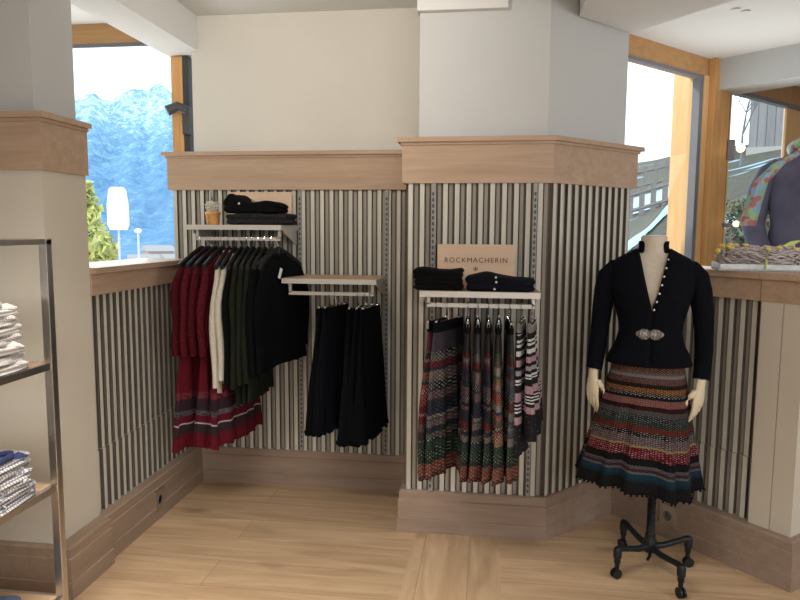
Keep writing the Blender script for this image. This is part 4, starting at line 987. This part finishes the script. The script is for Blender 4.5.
for k, (az, d, w_, h_) in enumerate(((-28.6, 100, 3.4, 1.7), (-27.5, 116, 3.8, 2.6), (-26.2, 104, 3.6, 1.6))):
    x, y = polar(az, d); t = thing('house', ['low pink house in the valley beside the street lamp', 'tall pink house in the valley, middle of its row', 'pink house in the valley beside the window post'][k], 'house', (x, y, -4.7), R(-az+12*k), 'valley houses')
    m = MB(); m.box((0, 0, h_/2), (w_, 5, h_)); m.build('wall', housem, t)
    m = MB(); m.add([(-w_/2-.4, -3, h_), (w_/2+.4, -3, h_), (w_/2+.4, 3, h_), (-w_/2-.4, 3, h_), (-w_/2-.4, 0, h_+.9), (w_/2+.4, 0, h_+.9)], [(0, 1, 5, 4), (2, 3, 4, 5), (0, 4, 3), (1, 2, 5), (0, 3, 2, 1)]); m.build('roof', flat('snowy roof', (.36, .34, .34), .9), t)
    m = MB()
    for xx in (-1.5, 0, 1.5): m.box((xx*.7, -2.52, h_*.55), (.5, .06, .7))
    m.build('window', flat('dark pane', (.12, .12, .14), .3), t)

# ------------------------------------------------------------------ outdoors, right: grass slope with snow, fences, barn, hedge
def slope_mat():
    m, t, b = nt('winter slope'); b.inputs['Roughness'].default_value = 1; b.inputs['Specular IOR Level'].default_value = 0
    tc = N(t, 'ShaderNodeTexCoord'); n1 = N(t, 'ShaderNodeTexNoise', Scale=4.0, Detail=10.0, Roughness=.85); L(t, tc.outputs['Object'], n1.inputs['Vector'])
    r = N(t, 'ShaderNodeValToRGB'); e = r.color_ramp.elements; e[0].position = .3; e[0].color = (.07, .07, .055, 1); e[1].position = .7; e[1].color = (.17, .165, .14, 1); L(t, n1.outputs['Fac'], r.inputs[0])
    mp = N(t, 'ShaderNodeMapping'); mp.inputs['Scale'].default_value = (.22, .42, 0); mp.inputs['Rotation'].default_value = (0, 0, R(18)); mp.inputs['Location'].default_value = (3.4, 1.7, 0); L(t, tc.outputs['Object'], mp.inputs['Vector'])
    n2 = N(t, 'ShaderNodeTexNoise', Scale=1.0, Detail=3.0, Roughness=.5); L(t, mp.outputs[0], n2.inputs['Vector'])
    r2 = N(t, 'ShaderNodeValToRGB'); q = r2.color_ramp.elements; q[0].position = .60; q[0].color = (0, 0, 0, 1); q[1].position = .615; q[1].color = (1, 1, 1, 1); L(t, n2.outputs['Fac'], r2.inputs[0])
    mx = N(t, 'ShaderNodeMix', _data_type='RGBA'); L(t, r2.outputs[0], mx.inputs[0]); L(t, r.outputs[0], mx.inputs[6]); mx.inputs[7].default_value = (.32, .46, .56, 1)
    L(t, mx.outputs[2], b.inputs['Base Color']); return m
def hill(d, az): return .45+(d-8)*.15+(az-12)*.10*min(1, (d-8)/10)
m = MB(); vs = []; nx, ny = 60, 50
for j in range(ny+1):
    for i in range(nx+1):
        az = -4+42*i/nx; d = 8+34*j/ny; x, y = polar(az, d); vs.append((x, y, hill(d, az)+.06*hnoise(x*.6, y*.6)))
m.add(vs, [(j*(nx+1)+i, j*(nx+1)+i+1, (j+1)*(nx+1)+i+1, (j+1)*(nx+1)+i) for j in range(ny) for i in range(nx)])
struct(m.build('ground_slope', slope_mat(), None, True, angle=180))
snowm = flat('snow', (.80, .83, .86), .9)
m = MB(); vs = []
for j in range(9):
    for i in range(21):
        az = -6+30*i/20; d = 42+30*j/8; x, y = polar(az, d); vs.append((x, y, hill(42, az)+(d-42)*.13))
m.add(vs, [(j*21+i, j*21+i+1, (j+1)*21+i+1, (j+1)*21+i) for j in range(8) for i in range(20)])
struct(m.build('ground_snowfield', snowm, None, True, angle=180))
fencem = flat('weathered fence', (.16, .15, .14), .9, noise=.2, scale=10)
def fence(d0, d1, az0, az1, hgt, label, gap):
    t = thing('picket_fence', label, 'fence', (*polar(az0, d0), hill(d0, az0))); o = Vector(t.location)
    pa = Vector((*polar(az0, d0), hill(d0, az0))); pb = Vector((*polar(az1, d1), hill(d1, az1))); n = int((pb-pa).length/gap)
    for zz in (.25, .8):
        m = MB(); m.tube([pa-o+Vector((0, 0, hgt*zz)), pb-o+Vector((0, 0, hgt*zz))], .05, 4); m.build('rail', fencem, t)
    for k in range(n+1):
        q = pa+(pb-pa)*k/n-o; m = MB(); m.box((q.x, q.y, q.z+hgt/2), (.13, .05, hgt), rz=R(-az0)); m.build('picket', fencem, t)
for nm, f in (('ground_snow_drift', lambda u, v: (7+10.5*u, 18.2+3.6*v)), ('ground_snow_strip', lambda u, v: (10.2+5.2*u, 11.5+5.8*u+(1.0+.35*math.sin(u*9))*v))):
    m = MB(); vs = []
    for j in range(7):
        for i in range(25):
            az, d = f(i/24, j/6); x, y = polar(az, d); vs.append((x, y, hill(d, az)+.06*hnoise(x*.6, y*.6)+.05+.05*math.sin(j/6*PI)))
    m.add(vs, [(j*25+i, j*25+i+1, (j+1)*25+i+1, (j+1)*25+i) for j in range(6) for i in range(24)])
    struct(m.build(nm, MATS.get('shaded snow') or flat('shaded snow', (.42, .58, .66), .9, noise=.1, scale=1.5), None, True, angle=180))  # cyan light of the sky mixed into the snow colour
fence(17.5, 17.5, 8, 16.5, .70, 'grey picket fence on the snowy slope outside the right window', .27)
fence(24, 23, 7, 16.5, .8, 'further grey picket fence higher up the slope', .33)
# barn
x, y = polar(19.62, 30); t = thing('barn', 'grey boarded barn on the slope outside the right window', 'barn', (x, y, hill(30, 20)-.1), R(-22))
bm_ = wood('grey barn boards', (.30, .29, .29), (.20, .195, .20), 'Z', .25)
m = MB()
for k in range(22): m.box((.15+.3*k, 0, 2.4), (.285, .12+.02*(k % 2), 4.2), 0)
m.box((3.3, 2.5, 2.4), (6.5, 4.8, 4.2)); m.build('wall', bm_, t)
m = MB(); m.box((3.3, 2.4, -.2), (6.7, 5.2, 1.1)); m.build('stone_base', flat('stone base', (.42, .41, .38), .9, noise=.1), t)
m = MB(); m.add([(-.6, -.7, 4.5), (7.3, -.7, 4.5), (7.3, 5.6, 4.5), (-.6, 5.6, 4.5), (-.6, 2.4, 6.4), (7.3, 2.4, 6.4)], [(0, 1, 5, 4), (2, 3, 4, 5), (0, 4, 3), (1, 2, 5), (0, 3, 2, 1)]); m.build('roof', flat('barn roof', (.22, .2, .19), .9), t)
# bare tree
x, y = polar(19.2, 24); t = thing('bare_tree', 'thin bare tree on the slope in front of the barn', 'tree', (x, y, hill(24, 19.2))); rnd = random.Random(5); m = MB()
def br(p, d, l, r, n):
    q = p+d*l; m.tube([p, (p+q)/2+Vector((rnd.uniform(-.03, .03), 0, 0)), q], [r, r*.85, r*.7], 5)
    if n:
        for _ in range(3): br(q, (d+Vector((rnd.uniform(-.5, .5), rnd.uniform(-.5, .5), rnd.uniform(-.05, .25)))).normalized(), l*.72, r*.62, n-1)
br(Vector((0, 0, 0)), Vector((0, 0, 1)), 1.0, .045, 4); m.build('branches', flat('grey bark', (.20, .19, .20), .9), t)
# hedge
m = MB(); rnd = random.Random(8); a0 = Vector((*polar(18.2, 11.5), 1.75)); b0_ = Vector((*polar(24, 11), 1.75))
for k in range(2600):
    u = rnd.random(); p = a0.lerp(b0_, u)+Vector((rnd.uniform(-.25, .25), rnd.uniform(-.25, .25), rnd.uniform(-.45, .25))); s = .05
    m.add([p+Vector((rnd.uniform(-s, s), rnd.uniform(-s, s), rnd.uniform(-s, s))) for _ in range(3)], [(0, 1, 2)], rnd.choice((0, 0, 0, 1)))
tag(m.build('hedge', [flat('hedge green', (.15, .19, .12), 1), flat('hedge berries', (.30, .16, .13), 1)]), 'low green hedge with reddish leaves outside the bay window', 'hedge')
